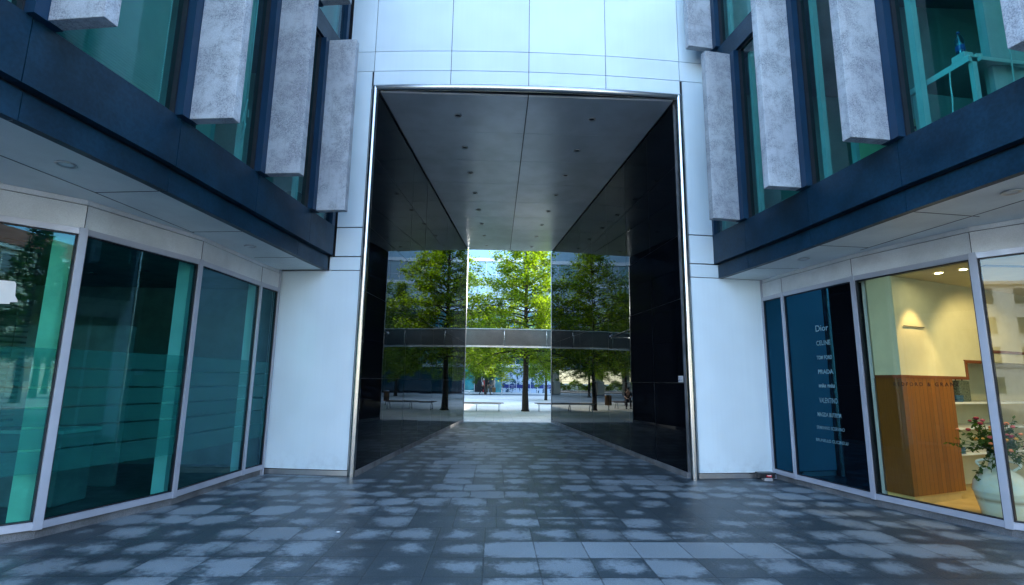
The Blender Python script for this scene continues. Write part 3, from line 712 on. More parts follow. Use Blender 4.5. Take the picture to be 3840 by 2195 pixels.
b = MB(); b.prism([(5.262, 7.12), (5.355, 6.765), iw(1.42, -.012), iw(1.42, .02), iw(.02, .02), iw(-.02, .40)], 1.71, 1.752)
b.prism([iw(1.42, -.012), iw(1.475, -.012), iw(1.475, .03), iw(1.42, .03)], 1.71, 1.95); b.prism([iw(1.42, -.012), iw(2.0, -.012), iw(2.0, .03), iw(1.42, .03)], 1.95, 1.992)
b.prism([iw(1.94, -.012), iw(2.0, -.012), iw(2.0, .03), iw(1.94, .03)], 1.995, 2.12); b.prism([iw(1.94, -.014), iw(3.9, -.014), iw(3.9, .03), iw(1.94, .03)], 2.12, 2.16); b.build('stepped_brown_trim', M_brown, WRg)
b = MB(); b.prism([(5.275, 7.12), (5.385, 6.80), iw(1.02, .04), iw(1.02, .30), iw(.06, .3)], .11, .22); b.build('oak_panel_base', M_boutf, WRg)
b = MB(); b.prism([iw(-.19, -.006), iw(.53, -.006), iw(.53, 0), iw(-.19, 0)][1:3] + [iw(.53, .004), iw(.06, .004), iw(.06, -.006)], 2.405, 2.415); b.build('wall_slit', M_black, WRg)
b = MB(); b.box(5.31, 5.37, 7.20, 7.27, .11, 3.09); b.build('white_pier', M_white, WRg)
b = MB(); b.box(6.0, 9, 6.05, 6.10, 3.075, 3.088); b.box(5.9, 9, 5.2, 5.25, 3.075, 3.088); b.build('ceiling_slot', M_black, WRg)
# dark room behind the dark window
b = MB(); b.prism([(5.03, 8.9), (5.30, 7.30), (5.34, 7.30), (5.07, 8.9)], .11, 3.1); b.build('blackout_panel', M_black, WRg)
shelves = []
for z, s0, lab in ((1.39, 1.05, 'top white wall shelf in the boutique niche with folded jeans and grey bag'), (1.02, 1.2, 'middle white wall shelf in the boutique niche above the flowers'), (.66, 1.1, 'bottom white wall shelf in the boutique niche behind the vase')):
    sh = MB(); sh.prism([iw(s0, .12 if z > 1.2 else .2), iw(3.6, .12), iw(3.6, .615), iw(s0, .615)], z - .03, z, .004)
    tag(sh.build('wall_shelf', M_white), lab, 'shelf', 'white shelves in the boutique')
def jeans(s0, wdt, z, n, lab):
    j = MB(); r = random.Random(int(s0 * 10))
    for k in range(n):
        a = s0 + r.uniform(-.012, .012); j.prism([iw(a, .16), iw(a + wdt, .16), iw(a + wdt, .46), iw(a, .46)], z + .001 + .024 * k, z + .022 + .024 * k, .008)
    tag(j.build('folded_jeans', M_bluej), lab, 'jeans', 'piles of folded jeans')
jeans(1.12, .26, 1.39, 6, 'tall pile of dark blue folded jeans on the top boutique shelf')
jeans(1.44, .19, 1.39, 4, 'low pile of pale blue folded jeans beside the patterned bag')
jeans(1.22, .30, .66, 4, 'dark blue folded jeans on the bottom shelf behind the vase')
bg = thing('patterned_bag', 'grey patterned snakeskin bag standing on the top boutique shelf', 'bag', (*iw(1.75, .3), 1.39))
t = NT('snakeskin'); P = t.pos(); vn = t.n('TexVoronoi', feature='DISTANCE_TO_EDGE'); t.t.links.new(P, vn.inputs[0]); vn.inputs['Scale'].default_value = 26
M_snake = t.done(t.pbr(color=t.mix(t.ramp(vn.outputs[0], 0, 1, .0, .12), (.02, .03, .02), (.13, .15, .11)), rough=.6))
b = MB(); b.prism([iw(1.65, .2), iw(1.93, .2), iw(1.95, .34), iw(1.63, .34)], 1.392, 1.70, .02); b.build('bag_body', M_snake, bg)
b = MB(); b.tube([(*iw(1.70, .27), 1.69), (*iw(1.72, .27), 1.80), (*iw(1.79, .27), 1.84), (*iw(1.86, .27), 1.80), (*iw(1.88, .27), 1.69)], .008, 8); b.build('bag_handle', M_blackpl, bg)
# amphora vase
VX = (5.972, 6.205)
vs = thing('amphora_vase', 'large pale blue-white amphora vase with two handles in the boutique window', 'vase', (*VX, .11))
prof = [(.19, 0), (.205, .02), (.222, .10), (.245, .20), (.258, .27), (.268, .29), (.27, .30), (.262, .33), (.258, .36), (.25, .40), (.225, .45), (.18, .50), (.125, .535), (.095, .57), (.085, .62), (.084, .68), (.09, .735), (.098, .745), (.088, .745), (.075, .70), (.07, .62)]
b = MB(); b.lathe(prof, (*VX, .11), 40, False); b.face([(VX[0] + .19 * math.cos(a * math.pi / 8), VX[1] + .19 * math.sin(a * math.pi / 8), .111) for a in range(16)]); b.build('vase_body', M_pot, vs)
hq = Vector((.729, -.684))
for s in (1, -1):
    pts = []
    for k in range(11):
        a = math.pi * (1.25 - 1.45 * k / 10); o_ = .145 + .062 * math.cos(a) * -1; pts.append((VX[0] + hq.x * s * o_, VX[1] + hq.y * s * o_, .11 + .535 + .062 * math.sin(a)))
    pts = [(VX[0] + hq.x * s * (.088 + .105 * math.sin(k / 10 * math.pi)), VX[1] + hq.y * s * (.088 + .105 * math.sin(k / 10 * math.pi)), .11 + .645 - .135 * k / 10 + .03 * math.sin(k / 10 * math.pi)) for k in range(11)]
    b = MB(); b.tube(pts, .016, 10); b.build('handle', M_pot, vs)
fl = thing('flower_bouquet', 'wild bouquet of pink, orange and dark red flowers with trailing leaves in the vase', 'flowers', (*VX, .85))
r = random.Random(5); stems = MB(); leaves = MB(); blooms = {k: MB() for k in range(4)}
for k in range(80):
    a = r.uniform(0, 2 * math.pi); ln = r.uniform(.16, .44); el = r.uniform(.1, 1.25) if k % 5 else r.uniform(-.9, .0)
    top = Vector((VX[0] + math.cos(a) * ln * math.cos(el) * 1.1, VX[1] + math.sin(a) * ln * math.cos(el) * 1.1, .86 + ln * math.sin(el)))
    mid = Vector((VX[0] + math.cos(a) * .06, VX[1] + math.sin(a) * .06, .90))
    stems.tube([(VX[0], VX[1], .75), mid, top], .003, 4)
    for q in range(14):
        c0 = mid.lerp(top, r.uniform(.1, 1)); sz = r.uniform(.03, .07); dv = Vector((r.gauss(0, 1), r.gauss(0, 1), r.gauss(-.3, .7))).normalized(); sv = dv.cross(Vector((r.gauss(0, 1), r.gauss(0, 1), 1))).normalized()
        leaves.face([c0, c0 + dv * sz * .5 + sv * sz * .3, c0 + dv * sz, c0 + dv * sz * .5 - sv * sz * .3])
    if el > .0 and k % 2 == 0: blooms[k % 8 // 2].ball(top, r.uniform(.014, .032), (1, 1, .7), 8)
b = stems; 
for hx, hz in ((.07, .36), (.11, .31)): b.tube([(VX[0], VX[1], .85), (VX[0] - .05, VX[1] + .05, 1.1), (VX[0] - hx, VX[1] + hx, .86 + hz + .02)], .0025, 4)
stems.build('stem', M_leafd, fl); leaves.build('leaf', M_leafd, fl)
for k, cmat in enumerate((simple('salmon_petals', (.75, .22, .10), .6), simple('crimson_petals', (.35, .02, .04), .6), simple('orange_petals', (.8, .4, .08), .6), simple('pink_petals', (.6, .12, .14), .6))): blooms[k].build('blossom', cmat, fl)
# boutique lamps: lit ceiling fixtures, then added fill spots
for (x, y, lab) in ((5.833, 6.533, 'round lit ceiling spotlight nearer the oak panel in the boutique'), (5.951, 6.295, 'round lit ceiling spotlight nearer the window mullion in the boutique')):
    sp_ = thing('ceiling_spotlight', lab, 'spotlight', (x, y, 3.09), 'lit boutique spotlights')
    b = MB(); b.lathe([(.05, 0), (.06, -.012), (.045, -.012), (.04, -.002)], (x, y, 3.089), 18, False); b.build('ring', M_white, sp_)
    b = MB(); b.lathe([(.04, -.006), (.02, -.006), (.002, -.006)], (x, y, 3.089), 16, False); b.build('bulb', E_lamp, sp_)
def spot(x, y, z, tx, ty, tz, e, ang, col=(1, .74, .36), r_=.04):
    l = bpy.data.lights.new('shop_spot', 'SPOT'); o = bpy.data.objects.new('shop_spot', l); COL.objects.link(o)
    l.energy = e; l.spot_size = R_(ang); l.spot_blend = .5; l.color = col; l.shadow_soft_size = r_
    o.location = (x, y, z); o.rotation_euler = (Vector((x, y, z)) - Vector((tx, ty, tz))).to_track_quat('Z', 'Y').to_euler()
spot(5.833, 6.533, 3.06, 5.70, 6.95, 1.5, 8, 60, (1, .62, .26))
spot(5.951, 6.295, 3.06, 6.0, 6.15, 0, 5, 75, (1, .66, .3))
spot(7.0, 6.0, 3.05, 7.2, 7.6, 1.2, 12, 100, (1, .72, .36))  # added fill spot for the niche side, no ceiling fixture here
spot(7.2, 5.0, 3.05, 6.6, 5.6, 0, 13, 120, (1, .68, .32))  # added fill spot for the window side floor, without a fixture

# ------------------------------------------------------------------ office things behind the upper glass
dk = thing('office_desk', 'white steel framed office desk behind the right upper window', 'desk', (5.35, 5.2, 4.28))
A0 = Vector((4.90, 5.57)); A1 = Vector((4.985, 4.87)); dx = Vector((.99, .12))
B0, B1 = A0 + dx * 1.4, A1 + dx * 1.4
b = MB(); b.prism([tuple(A0), tuple(A1), tuple(B1), tuple(B0)], 5.075, 5.10, .003); b.build('desk_top', M_white, dk)
b = MB(); f_ = lambda p, q, z0, z1: b.seg(tuple(p), tuple(q), 0, .045, z0, z1, 1)
f_(A0 + dx * .03, A1 + dx * .03, 5.02, 5.068); f_(B0 - dx * .08, B1 - dx * .08, 5.02, 5.068)
b.seg(tuple(A1 + dx * .1), tuple(B1 - dx * .1), 0, .04, 5.025, 5.065, 1); b.build('desk_frame', M_white, dk)
for p in (A0, A1, B0, B1):
    q = p + dx * (.03 if p in (A0, A1) else -.08); q2 = q + (Vector((0, -.05)) if p in (A0, B0) else Vector((0, .05)))
    b = MB(); b.box(min(q.x, q.x + .05), q.x + .05, min(q.y, q2.y), max(q.y, q2.y), 4.28, 5.02); b.build('leg', M_white, dk)
wbx = MB(); wbx.prism([tuple(A0.lerp(A1, .74)), tuple(A0.lerp(A1, .93)), tuple(A0.lerp(A1, .93) + dx * .12), tuple(A0.lerp(A1, .74) + dx * .12)], 5.101, 5.17, .003)
tag(wbx.build('carton', M_white), 'small white carton on the near end of the office desk', 'box')
bt = thing('water_bottle', 'clear blue plastic water bottle standing on the white carton', 'bottle', (5.03, 5.0, 5.171))
M_pet = glass('bottle_plastic', (.45, .75, .92), 3.0)
b = MB(); b.lathe([(.038, 0), (.042, .01), (.042, .12), (.045, .15), (.042, .18), (.03, .225), (.014, .25), (.014, .262)], (5.03, 5.0, 5.171), 20); b.build('bottle_body', M_pet, bt)
b = MB(); b.lathe([(.016, 0), (.017, .002), (.017, .02), (.015, .022)], (5.03, 5.0, 5.434), 16); b.build('cap', M_bluesign, bt)
b = MB(); b.lathe([(.0435, .05), (.0435, .11)], (5.03, 5.0, 5.171), 20, False); b.build('bottle_label', M_bluesign, bt)
b = MB(); b.tube([(5.0, 4.95, 5.12), (4.98, 5.02, 5.13), (4.955, 5.08, 5.08), (4.95, 5.09, 4.9), (4.95, 5.09, 4.7), (4.955, 5.12, 4.5), (4.96, 5.13, 4.4)], .007, 6); tag(b.build('power_cable', M_cord), 'white power cable hanging from the edge of the office desk', 'cable')
b = MB(); b.tube([(5.3, 4.75, 5.12), (5.28, 4.72, 5.0), (5.27, 4.72, 4.7), (5.29, 4.73, 4.4)], .006, 6); tag(b.build('power_cable', M_cord), 'white cable hanging beside the stone fin past the desk leg', 'cable')
ps = thing('power_adapter', 'white plug adapter lying on the far half of the office desk', 'plug', (5.12, 4.93, 5.1))
b = MB(); b.box(5.10, 5.17, 4.90, 4.96, 5.101, 5.14, .006); b.build('adapter_body', M_cord, ps); b = MB(); b.tube([(5.10, 4.93, 5.12), (5.04, 4.96, 5.15), (5.0, 4.97, 5.11)], .004, 6); b.build('lead', M_cord, ps)
# pull cord with tags, binder and bin in the left offices
cd_ = thing('blind_pull_cord', 'white blind cord with paper tags hanging behind the left upper window', 'cord', (-3.40, 6.70, 7.3))
b = MB(); b.tube([(-3.40, 6.60, 7.3), (-3.40, 6.60, 6.2), (-3.40, 6.60, 5.30)], .006, 6); b.tube([(-3.4, 6.60, 5.3), (-3.41, 6.57, 5.1), (-3.40, 6.6, 4.9), (-3.42, 6.56, 4.72)], .009, 6); b.build('cord', M_cord, cd_)
for (y, z, a, s) in ((6.48, 5.0, .3, .09), (6.60, 5.10, -.5, .07), (6.56, 4.92, .7, .05)):
    b = MB(); ca, sa = math.cos(a) * s, math.sin(a) * s; b.face([(-3.385, y - sa * .4, z - ca * .8), (-3.385, y + ca * .5 - sa * .4, z - ca * .8 - sa * .4), (-3.38, y + ca * .5 + sa * .4, z + ca * .8 - sa * .4), (-3.38, y + sa * .4, z + ca * .8)]); b.build('paper_tag', M_paper, cd_)
for i, (y, lab) in enumerate(((5.62, 'dark green ring binder nearer the stone fin behind the left window'), (5.74, 'dark ring binder further from the stone fin behind the left window'))):
    bn = thing('ring_binder', lab, 'binder', (-3.62, y, 4.27), 'ring binders on the left office sill')
    b = MB(); b.box(-3.85, -3.56, y, y + .075, 4.275, 4.60, .003); b.build('cover', M_dark if i else simple('green_card', (.02, .12, .09), .6), bn)
    b = MB(); b.tube([(-3.556, y + .037, 4.36), (-3.552, y + .037, 4.36)], .014, 12); b.build('finger_ring', M_blackpl, bn)
wb_ = MB(); wb_.lathe([(.10, 0), (.13, .34), (.125, .34), (.095, .01)], (-3.38, 8.35, 4.275), 20, False); tag(wb_.build('waste_basket', M_shopw), 'grey waste basket behind the last left upper window', 'bin')
cb = MB(); cb.box(4.95, 5.5, 6.05, 6.55, 4.275, 5.0, .005); cbn = thing('filing_cabinet', 'pale yellow filing cabinet behind the right upper window', 'cabinet', (5.2, 6.3, 4.275)); M_yel = simple('pale_yellow_laminate', (.55, .55, .30), .5); cb.build('cabinet_body', M_yel, cbn)
for z in (4.62, 4.86):
    b = MB(); b.box(5.02, 5.42, 6.035, 6.049, z, z + .03, .002); b.build('drawer_handle', M_dark, cbn)
# left shop: blind, pale curtain wall, counter
vb = thing('venetian_blind', 'dark slatted venetian blind hanging inside the leftmost shop window', 'blind', (-5.3, 5.2, 3.1))
db_ = (Vector(SHL[4]) - Vector(SHL[3])).normalized(); nb_ = Vector((db_.y, -db_.x)); Pa = Vector(SHL[3]) + db_ * .30 + nb_ * .12; Pb = Vector(SHL[4]) + nb_ * .12
M_slat = simple('dark_blind_slat', (.05, .05, .045), .5)
b = MB(); zz = 1.15
while zz < 3.0:
    b.face([(*(Pa + nb_ * -.03), zz - .012), (*(Pb + nb_ * -.03), zz - .012), (*(Pb + nb_ * .03), zz + .012), (*(Pa + nb_ * .03), zz + .012)]); zz += .055
b.build('slat', M_slat, vb)
b = MB()
for s in (.1, .6, 1.1): q = Pa + db_ * s; b.tube([(*q, 1.1), (*q, 3.08)], .004, 4)
b.build('ladder_cord', M_blackpl, vb)
b = MB(); q = Pa + db_ * .42; b.tube([(*q, .3), (*q, 3.08)], .03, 8); tag(b.build('red_post', M_brown), 'dark red upright post behind the leftmost shop blind', 'post')
WLg = WING['L']
M_cream2 = simple('cream_shop_wall', (.75, .78, .55), .8)
b = MB(); q0 = Vector(SHL[3]) + Vector((-.16, -.02)); b.prism([tuple(q0 + Vector((.02, .12))), tuple(q0 + Vector((-.12, -.01))), tuple(q0 + Vector((-.42, .35))), tuple(q0 + Vector((-.28, .48)))], .11, 3.19); b.build('cream_pier', M_cream2, WLg)
for q_ in ((-4.36, -4.20, 7.12, 7.26), (-4.16, -4.02, 8.74, 8.84)): b = MB(); b.box(*q_, .11, 3.19); b.build('white_pier', M_white, WLg)
b = MB(); b.box(-7.6, -5.2, 7.6, 7.7, .11, 2.3); b.build('grey_screen', M_shopw, WLg)
ct = thing('shop_counter', 'long dark counter inside the left shop behind the frosted stripes', 'counter', (-5.6, 6.6, .11))
b = MB(); b.box(-6.6, -5.0, 6.4, 6.9, .11, .92, .01); b.build('counter_body', M_shopw, ct); b = MB(); b.box(-6.65, -4.95, 6.35, 6.95, .925, .965, .006); b.build('counter_top', M_white, ct)
for i, (x, y) in enumerate(((-5.2, 6.3), (-6.2, 6.9), (-5.4, 8.0), (-6.4, 8.3), (-4.9, 8.6))):
    b = MB(); b.lathe([(.05, .0), (.065, -.01), (.045, -.012), (.03, .0)], (x, y, 3.199), 14, False); b.build('downlight', M_steel, WLg)

# ------------------------------------------------------------------ courtyard: louvred canopy
CN = thing('louvred_canopy', 'long curved silver louvred canopy rail spanning across the end of the passage', 'canopy', (.5, 24, 3.2))
def cyv(x): return 24 + .012 * (x - .5) ** 2
def prof_y(z):   # bulging cross-section
    s = (z - 3.55) / .38; return -.16 * (1 - min(1, s * s))
xs = [-14 + 28 * i / 40 + .5 for i in range(41)]
b = MB()
for k in range(19):
    z = 3.235 + k * .0375; o = prof_y(z)
    for i in range(40):
        x0, x1 = xs[i], xs[i + 1]
        b.face([(x0, cyv(x0) + o, z), (x1, cyv(x1) + o, z), (x1, cyv(x1) + o + .045, z + .020), (x0, cyv(x0) + o + .045, z + .020)])
        b.face([(x0, cyv(x0) + o, z - .006), (x1, cyv(x1) + o, z - .006), (x1, cyv(x1) + o, z), (x0, cyv(x0) + o, z)])
b.build('louvre_slats', M_steeld, CN)
b = MB()
for i in range(40):
    x0, x1 = xs[i], xs[i + 1]
    b.prism([(x0, cyv(x0) - .06), (x1, cyv(x1) - .06), (x1, cyv(x1) + .8), (x0, cyv(x0) + .8)], 3.945, 3.99)
b.build('top_rim', M_white, CN)
b = MB()
for i in range(40):
    x0, x1 = xs[i], xs[i + 1]
    b.prism([(x0, cyv(x0) - .05), (x1, cyv(x1) - .05), (x1, cyv(x1) + .10), (x0, cyv(x0) + .10)], 3.125, 3.205)
b.build('bottom_rim', M_steeld, CN)
b = MB()
for i in range(40):
    x0, x1 = xs[i], xs[i + 1]; b.face([(x0, cyv(x0) + .12, 3.2), (x1, cyv(x1) + .12, 3.2), (x1, cyv(x1) + .12, 3.95), (x0, cyv(x0) + .12, 3.95)])
b.build('back_plate', simple('dark_louvre_backing', (.16, .18, .21), .5), CN)
x = .42 - 1.95 * 7
while x < 14:
    b = MB(); b.tube([(x, cyv(x) + prof_y(z) - .015, z) for z in (3.13, 3.25, 3.35, 3.45, 3.55, 3.65, 3.75, 3.85, 3.95)], .016, 8); b.build('rib', M_steel, CN); x += 1.95
for x0 in (-1.42, 3.2):
    j = (x0, cyv(x0) - .2, 3.72); sx_ = -1 if x0 < 0 else 1
    for e in ((x0 + sx_ * 1.1, 21.1, 4.32), (x0 + sx_ * 1.1, 21.1, 3.45)):
        b = MB(); b.tube([j, e], .035, 10); b.build('strut', M_steeld, CN)
    b = MB(); b.ball(j, .075, (1, 1, 1.2), 12); b.tube([j, (x0, cyv(x0), 3.85)], .04, 8); b.build('strut_joint', M_steel, CN)

# ------------------------------------------------------------------ trees
def tree_meshes(seed, H, tr, cb, cr, nb=54, dens=1.0, leaf=.13, droop=.25, pw=1.05):
    r = random.Random(seed); mb = MB()
    tp = [Vector((.03 * math.sin(i * 1.3 + seed), .03 * math.cos(i + seed), H * .97 * i / 12)) for i in range(13)]
    rad = [tr * 1.35] + [tr * (1 - .93 * i / 12) for i in range(1, 13)]
    mb.tube([Vector((0, 0, -.03))] + [Vector((0, 0, .12))] + tp[1:], [tr * 1.45, tr * 1.1] + rad[1:], 12)
    cl = []
    for i in range(nb):
        f = (i + .5) / nb; z0 = cb * .95 + (H - cb) * f ** 1.08; a = i * 2.39996 + r.uniform(-.3, .3)
        L = cr * max(.10, (1 - f) ** pw) * r.uniform(.55, 1.18) * (.85 if f < .06 else 1); up = .10 + .75 * f
        o = Vector((math.cos(a), math.sin(a), 0)); k = min(12, int(z0 / (H * .97) * 12)); base = tp[k].lerp(tp[min(12, k + 1)], z0 / (H * .97) * 12 - k) if k < 12 else tp[12]
        pts = []; 
        for j in range(7):
            s = j / 6; side = Vector((-o.y, o.x, 0)) * math.sin(s * 3 + i) * .05 * L
            pts.append(base + o * L * s + side + Vector((0, 0, L * (up * s - droop * (1 - f) * s * s * 1.6))))
        br = max(.012, tr * .36 * (1 - f * .8)); mb.tube(pts, [br * (1 - .85 * j / 6) for j in range(7)], 6, False)
        nt = max(4, int(L * 4.2))
        for q in range(nt):
            s = .22 + .78 * (q + r.random()) / nt; p = pts[min(5, int(s * 6))].lerp(pts[min(6, int(s * 6) + 1)], s * 6 - int(s * 6)) if s < 1 else pts[6]
            ta = a + r.choice((-1, 1)) * r.uniform(.4, 1.3); tl = r.uniform(.25, .62) * (1.25 - .5 * s) * min(1.2, L / 2 + .3)
            e = p + Vector((math.cos(ta) * tl, math.sin(ta) * tl, tl * r.uniform(-.75, .85)))
            mb.tube([p, p.lerp(e, .5) + Vector((0, 0, .03)), e], [.009, .006, .003], 3, False)
            cl.append((p.lerp(e, .55), .22)); cl.append((e, .30))
    V = []; F = []; rr = np.random.RandomState(seed)
    for c, rad_ in cl:
        n = int(rr.poisson(15 * dens))
        pc = rr.normal(size=(n, 3)) * np.array([rad_ * .62, rad_ * .62, rad_ * .50]) + np.array(c)
        th = rr.uniform(0, 2 * np.pi, n); ti = rr.normal(0, .55, n)
        d1 = np.stack([np.cos(th), np.sin(th), -.25 + ti * .6], 1); d1 /= np.linalg.norm(d1, axis=1)[:, None]
        up_ = np.stack([rr.normal(0, .55, n), rr.normal(0, .55, n), np.ones(n)], 1); d2 = np.cross(d1, up_); d2 /= np.linalg.norm(d2, axis=1)[:, None]
        sz = leaf * rr.uniform(.65, 1.25, n)[:, None]
        b0 = len(V)
        quad = np.stack([pc - d1 * sz * .5, pc + d2 * sz * .30, pc + d1 * sz * .5, pc - d2 * sz * .30], 1).reshape(-1, 3)
        V.append(quad)
    V = np.concatenate(V); n = len(V) // 4
    me = bpy.data.meshes.new('crown'); me.vertices.add(len(V)); me.vertices.foreach_set('co', V.astype('f').ravel())
    me.loops.add(4 * n); me.loops.foreach_set('vertex_index', np.arange(4 * n, dtype='i')); me.polygons.add(n)
    me.polygons.foreach_set('loop_start', np.arange(0, 4 * n, 4, dtype='i')); me.polygons.foreach_set('loop_total', np.full(n, 4, 'i')); me.update(calc_edges=True)
    return mb, me
def plant(proto, x, y, lab, grp='trees standing in the courtyard', rz=0, sc=1):
    c = copy_tree(proto); c.location = (x, y, 0); c.rotation_euler = (0, 0, rz); c.scale = (sc, sc, sc); c['label'] = lab; c['group'] = grp; return c
mb, me = tree_meshes(11, 12.5, .175, 2.95, 5.1, 100, 2.0, .145)
T1 = thing('oak_tree', 'tall bright green oak with dark straight trunk centred at the passage end', 'tree', (0, 0, 0), 'trees standing in the courtyard')
mb.build('trunk', M_bark, T1); link('crown', me, M_leaf, T1)
mb, me = tree_meshes(23, 9.5, .12, 2.8, 3.6, 70, 1.7, .145, .25, .62)
T2 = thing('oak_tree', 'slender leafy tree left of the tall oak near the benches', 'tree', (0, 0, 0), 'trees standing in the courtyard')
mb.build('trunk', M_bark, T2); link('crown', me, M_leaf, T2)
T1.location = (1.70, 28.75, 0); T1.rotation_euler = (0, 0, .4); T2.location = (-2.75, 29.6, 0)
plant(T1, -1.0, 61.0, 'far leafy tree beside the two walkers, trunk hiding part of them', rz=2.1, sc=.78)
plant(T1, 12.7, 50.5, 'distant tree on the right side, mirrored in the left black wall', rz=1.2, sc=.9)
plant(T1, -11.9, 55.0, 'distant tree on the left side before the open columns', rz=3.3, sc=.8)
plant(T2, 8.3, 33.0, 'smaller tree behind the litter bin, mirrored in the left wall', rz=.8, sc=.95)
plant(T2, -7.6, 36.0, 'smaller tree behind the seated person, mirrored in the right wall', rz=2.8, sc=.85)
plant(T1, 4.5, 46.0, 'mid-distance tree filling the gap right of the tall oak', rz=4.4, sc=.72)
# trees across the street behind the viewer, seen as reflections
mb, me = tree_meshes(31, 11, .22, 3.2, 4.2, 36, 1.3, .22)
T3 = thing('street_tree', 'dark leafy street tree straight behind the viewer across the street', 'tree', (0, 0, 0), 'street trees behind the viewer')
mb.build('trunk', M_bark, T3); link('crown', me, M_leafd, T3); T3.location = (-14, -27, 0)
for x, y, s, lab in ((-16, -24, .9, 'dark leafy street tree beside the red roofed house'), (-2, -30, 1.1, 'dark leafy street tree left of the flats entrance'), (8, -27, .85, 'dark leafy street tree right of the flats entrance'), (-25, -6, .6, 'dark leafy street tree in front of the cream villa'), (19, -19, .95, 'dark leafy tree nearest the flats, added before the townhouse'), (26, -25, 1.0, 'dark leafy tree added before the middle of the townhouse'), (24, -33, 1.15, 'dark leafy tree added between the flats and the townhouse'), (33, -31, 1.0, 'dark leafy tree added by the far end of the townhouse')):  # trees by the townhouse are added to dim its reflection in the glass
    plant(T3, x, y, lab, 'street trees behind the viewer', rz=x, sc=s)

# ------------------------------------------------------------------ courtyard furniture
def make_bench(L_=2.9):
    B = thing('park_bench', '', 'bench', (0, 0, 0), 'long slatted benches in the courtyard')
    b = MB()
    for k in range(7): y = -.24 + .08 * k; b.box(-L_ / 2, L_ / 2, y - .03, y + .03, .42, .45, .004)
    b.build('seat', M_bwood, B)
    b = MB()
    for s in (-.22, .22): b.box(-L_ / 2 + .15, L_ / 2 - .15, s - .02, s + .02, .37, .415)
    b.build('seat_rail', M_steeld, B)
    for x in (-1.2, 0, 1.2):
        pts = [(x, .26 * math.cos(a), .38 * math.sin(a)) for a in [math.pi * i / 12 for i in range(13)]]
        b = MB(); b.tube(pts, .022, 8); b.build('leg', M_steeld, B)
    return B
def make_bench_at(B, x, y, rz, lab): B.location = (x, y, .004); B.rotation_euler = (0, 0, rz); B['label'] = lab
B0_ = make_bench(); make_bench_at(B0_, -.93, 28.5, .03, 'long wooden slatted bench left of the tall oak trunk')
c = copy_tree(B0_); make_bench_at(c, 3.65, 28.8, -.05, 'long wooden slatted bench right of the tall oak trunk')
c = copy_tree(B0_); make_bench_at(c, -6.2, 31.6, .05, 'wooden slatted bench under the seated person in dark clothes')
c = copy_tree(B0_); make_bench_at(c, 11.0, 35.5, .2, 'wooden slatted bench far right, mirrored in the left black wall')
wbn = thing('stone_bench', 'flat white bench slab before the teal shop window far away', 'bench', (-4.0, 61.4, 0))
b = MB(); b.box(-5.6, -2.4, 61.1, 61.8, .36, .50, .02); b.build('seat', M_white, wbn)
for x in (-5.2, -2.9): b = MB(); b.box(x - .05, x + .05, 61.2, 61.7, .004, .36); b.build('leg', M_steeld, wbn)
def make_bin():
    B = thing('litter_bin', '', 'litter bin', (0, 0, 0), 'cylindrical litter bins in the courtyard')
    b = MB(); b.lathe([(.19, .28), (.21, .29), (.21, .84), (.20, .86), (.18, .86), (.18, .3)], (0, 0, 0), 24, False)
    for k in range(24):
        a = k * math.pi / 12; b.box(.205 * math.cos(a) - .012, .205 * math.cos(a) + .012, .205 * math.sin(a) - .012, .205 * math.sin(a) + .012, .28, .85)
    b.build('basket', simple('bronze_slats', (.20, .11, .05), .45, .3), B)
    b = MB(); b.tube([(0, 0, 0), (0, 0, .3)], .03, 8); b.lathe([(.12, 0), (.12, .01), (.03, .02)], (0, 0, 0), 16); b.build('post', M_steeld, B)
    b = MB(); b.lathe([(.215, .86), (.2, .89), (.10, .9)], (0, 0, 0), 20, False); b.build('rim', M_steeld, B); return B
BN = make_bin(); BN.location = (-3.8, 30.1, .004); BN['label'] = 'cylindrical slatted bin between the slender tree and seated person'
c = copy_tree(BN); c.location = (6.65, 32.8, .004); c['label'] = 'cylindrical slatted bin past the right bench, mirrored in the left wall'
c = copy_tree(BN); c.location = (-.05, 61.6, .004); c['label'] = 'bronze slatted bin right of the two walkers'
def bollard(x, y, lab):
    B = thing('bollard', lab, 'bollard', (x, y, 0), 'steel bollards in front of the poster wall')
    b = MB(); b.lathe([(.07, 0), (.07, .82), (.06, .85), (.0, .86)], (x, y, .004), 16, False); b.build('post', M_steeld, B)
    b = MB(); b.lathe([(.074, .66), (.074, .72)], (x, y, .004), 16, False); b.build('black_ring', M_black, B)
bollard(.87, 59.9, 'short steel bollard at the left edge of the poster wall'); bollard(7.9, 60.2, 'short steel bollard at the right edge of the poster wall')

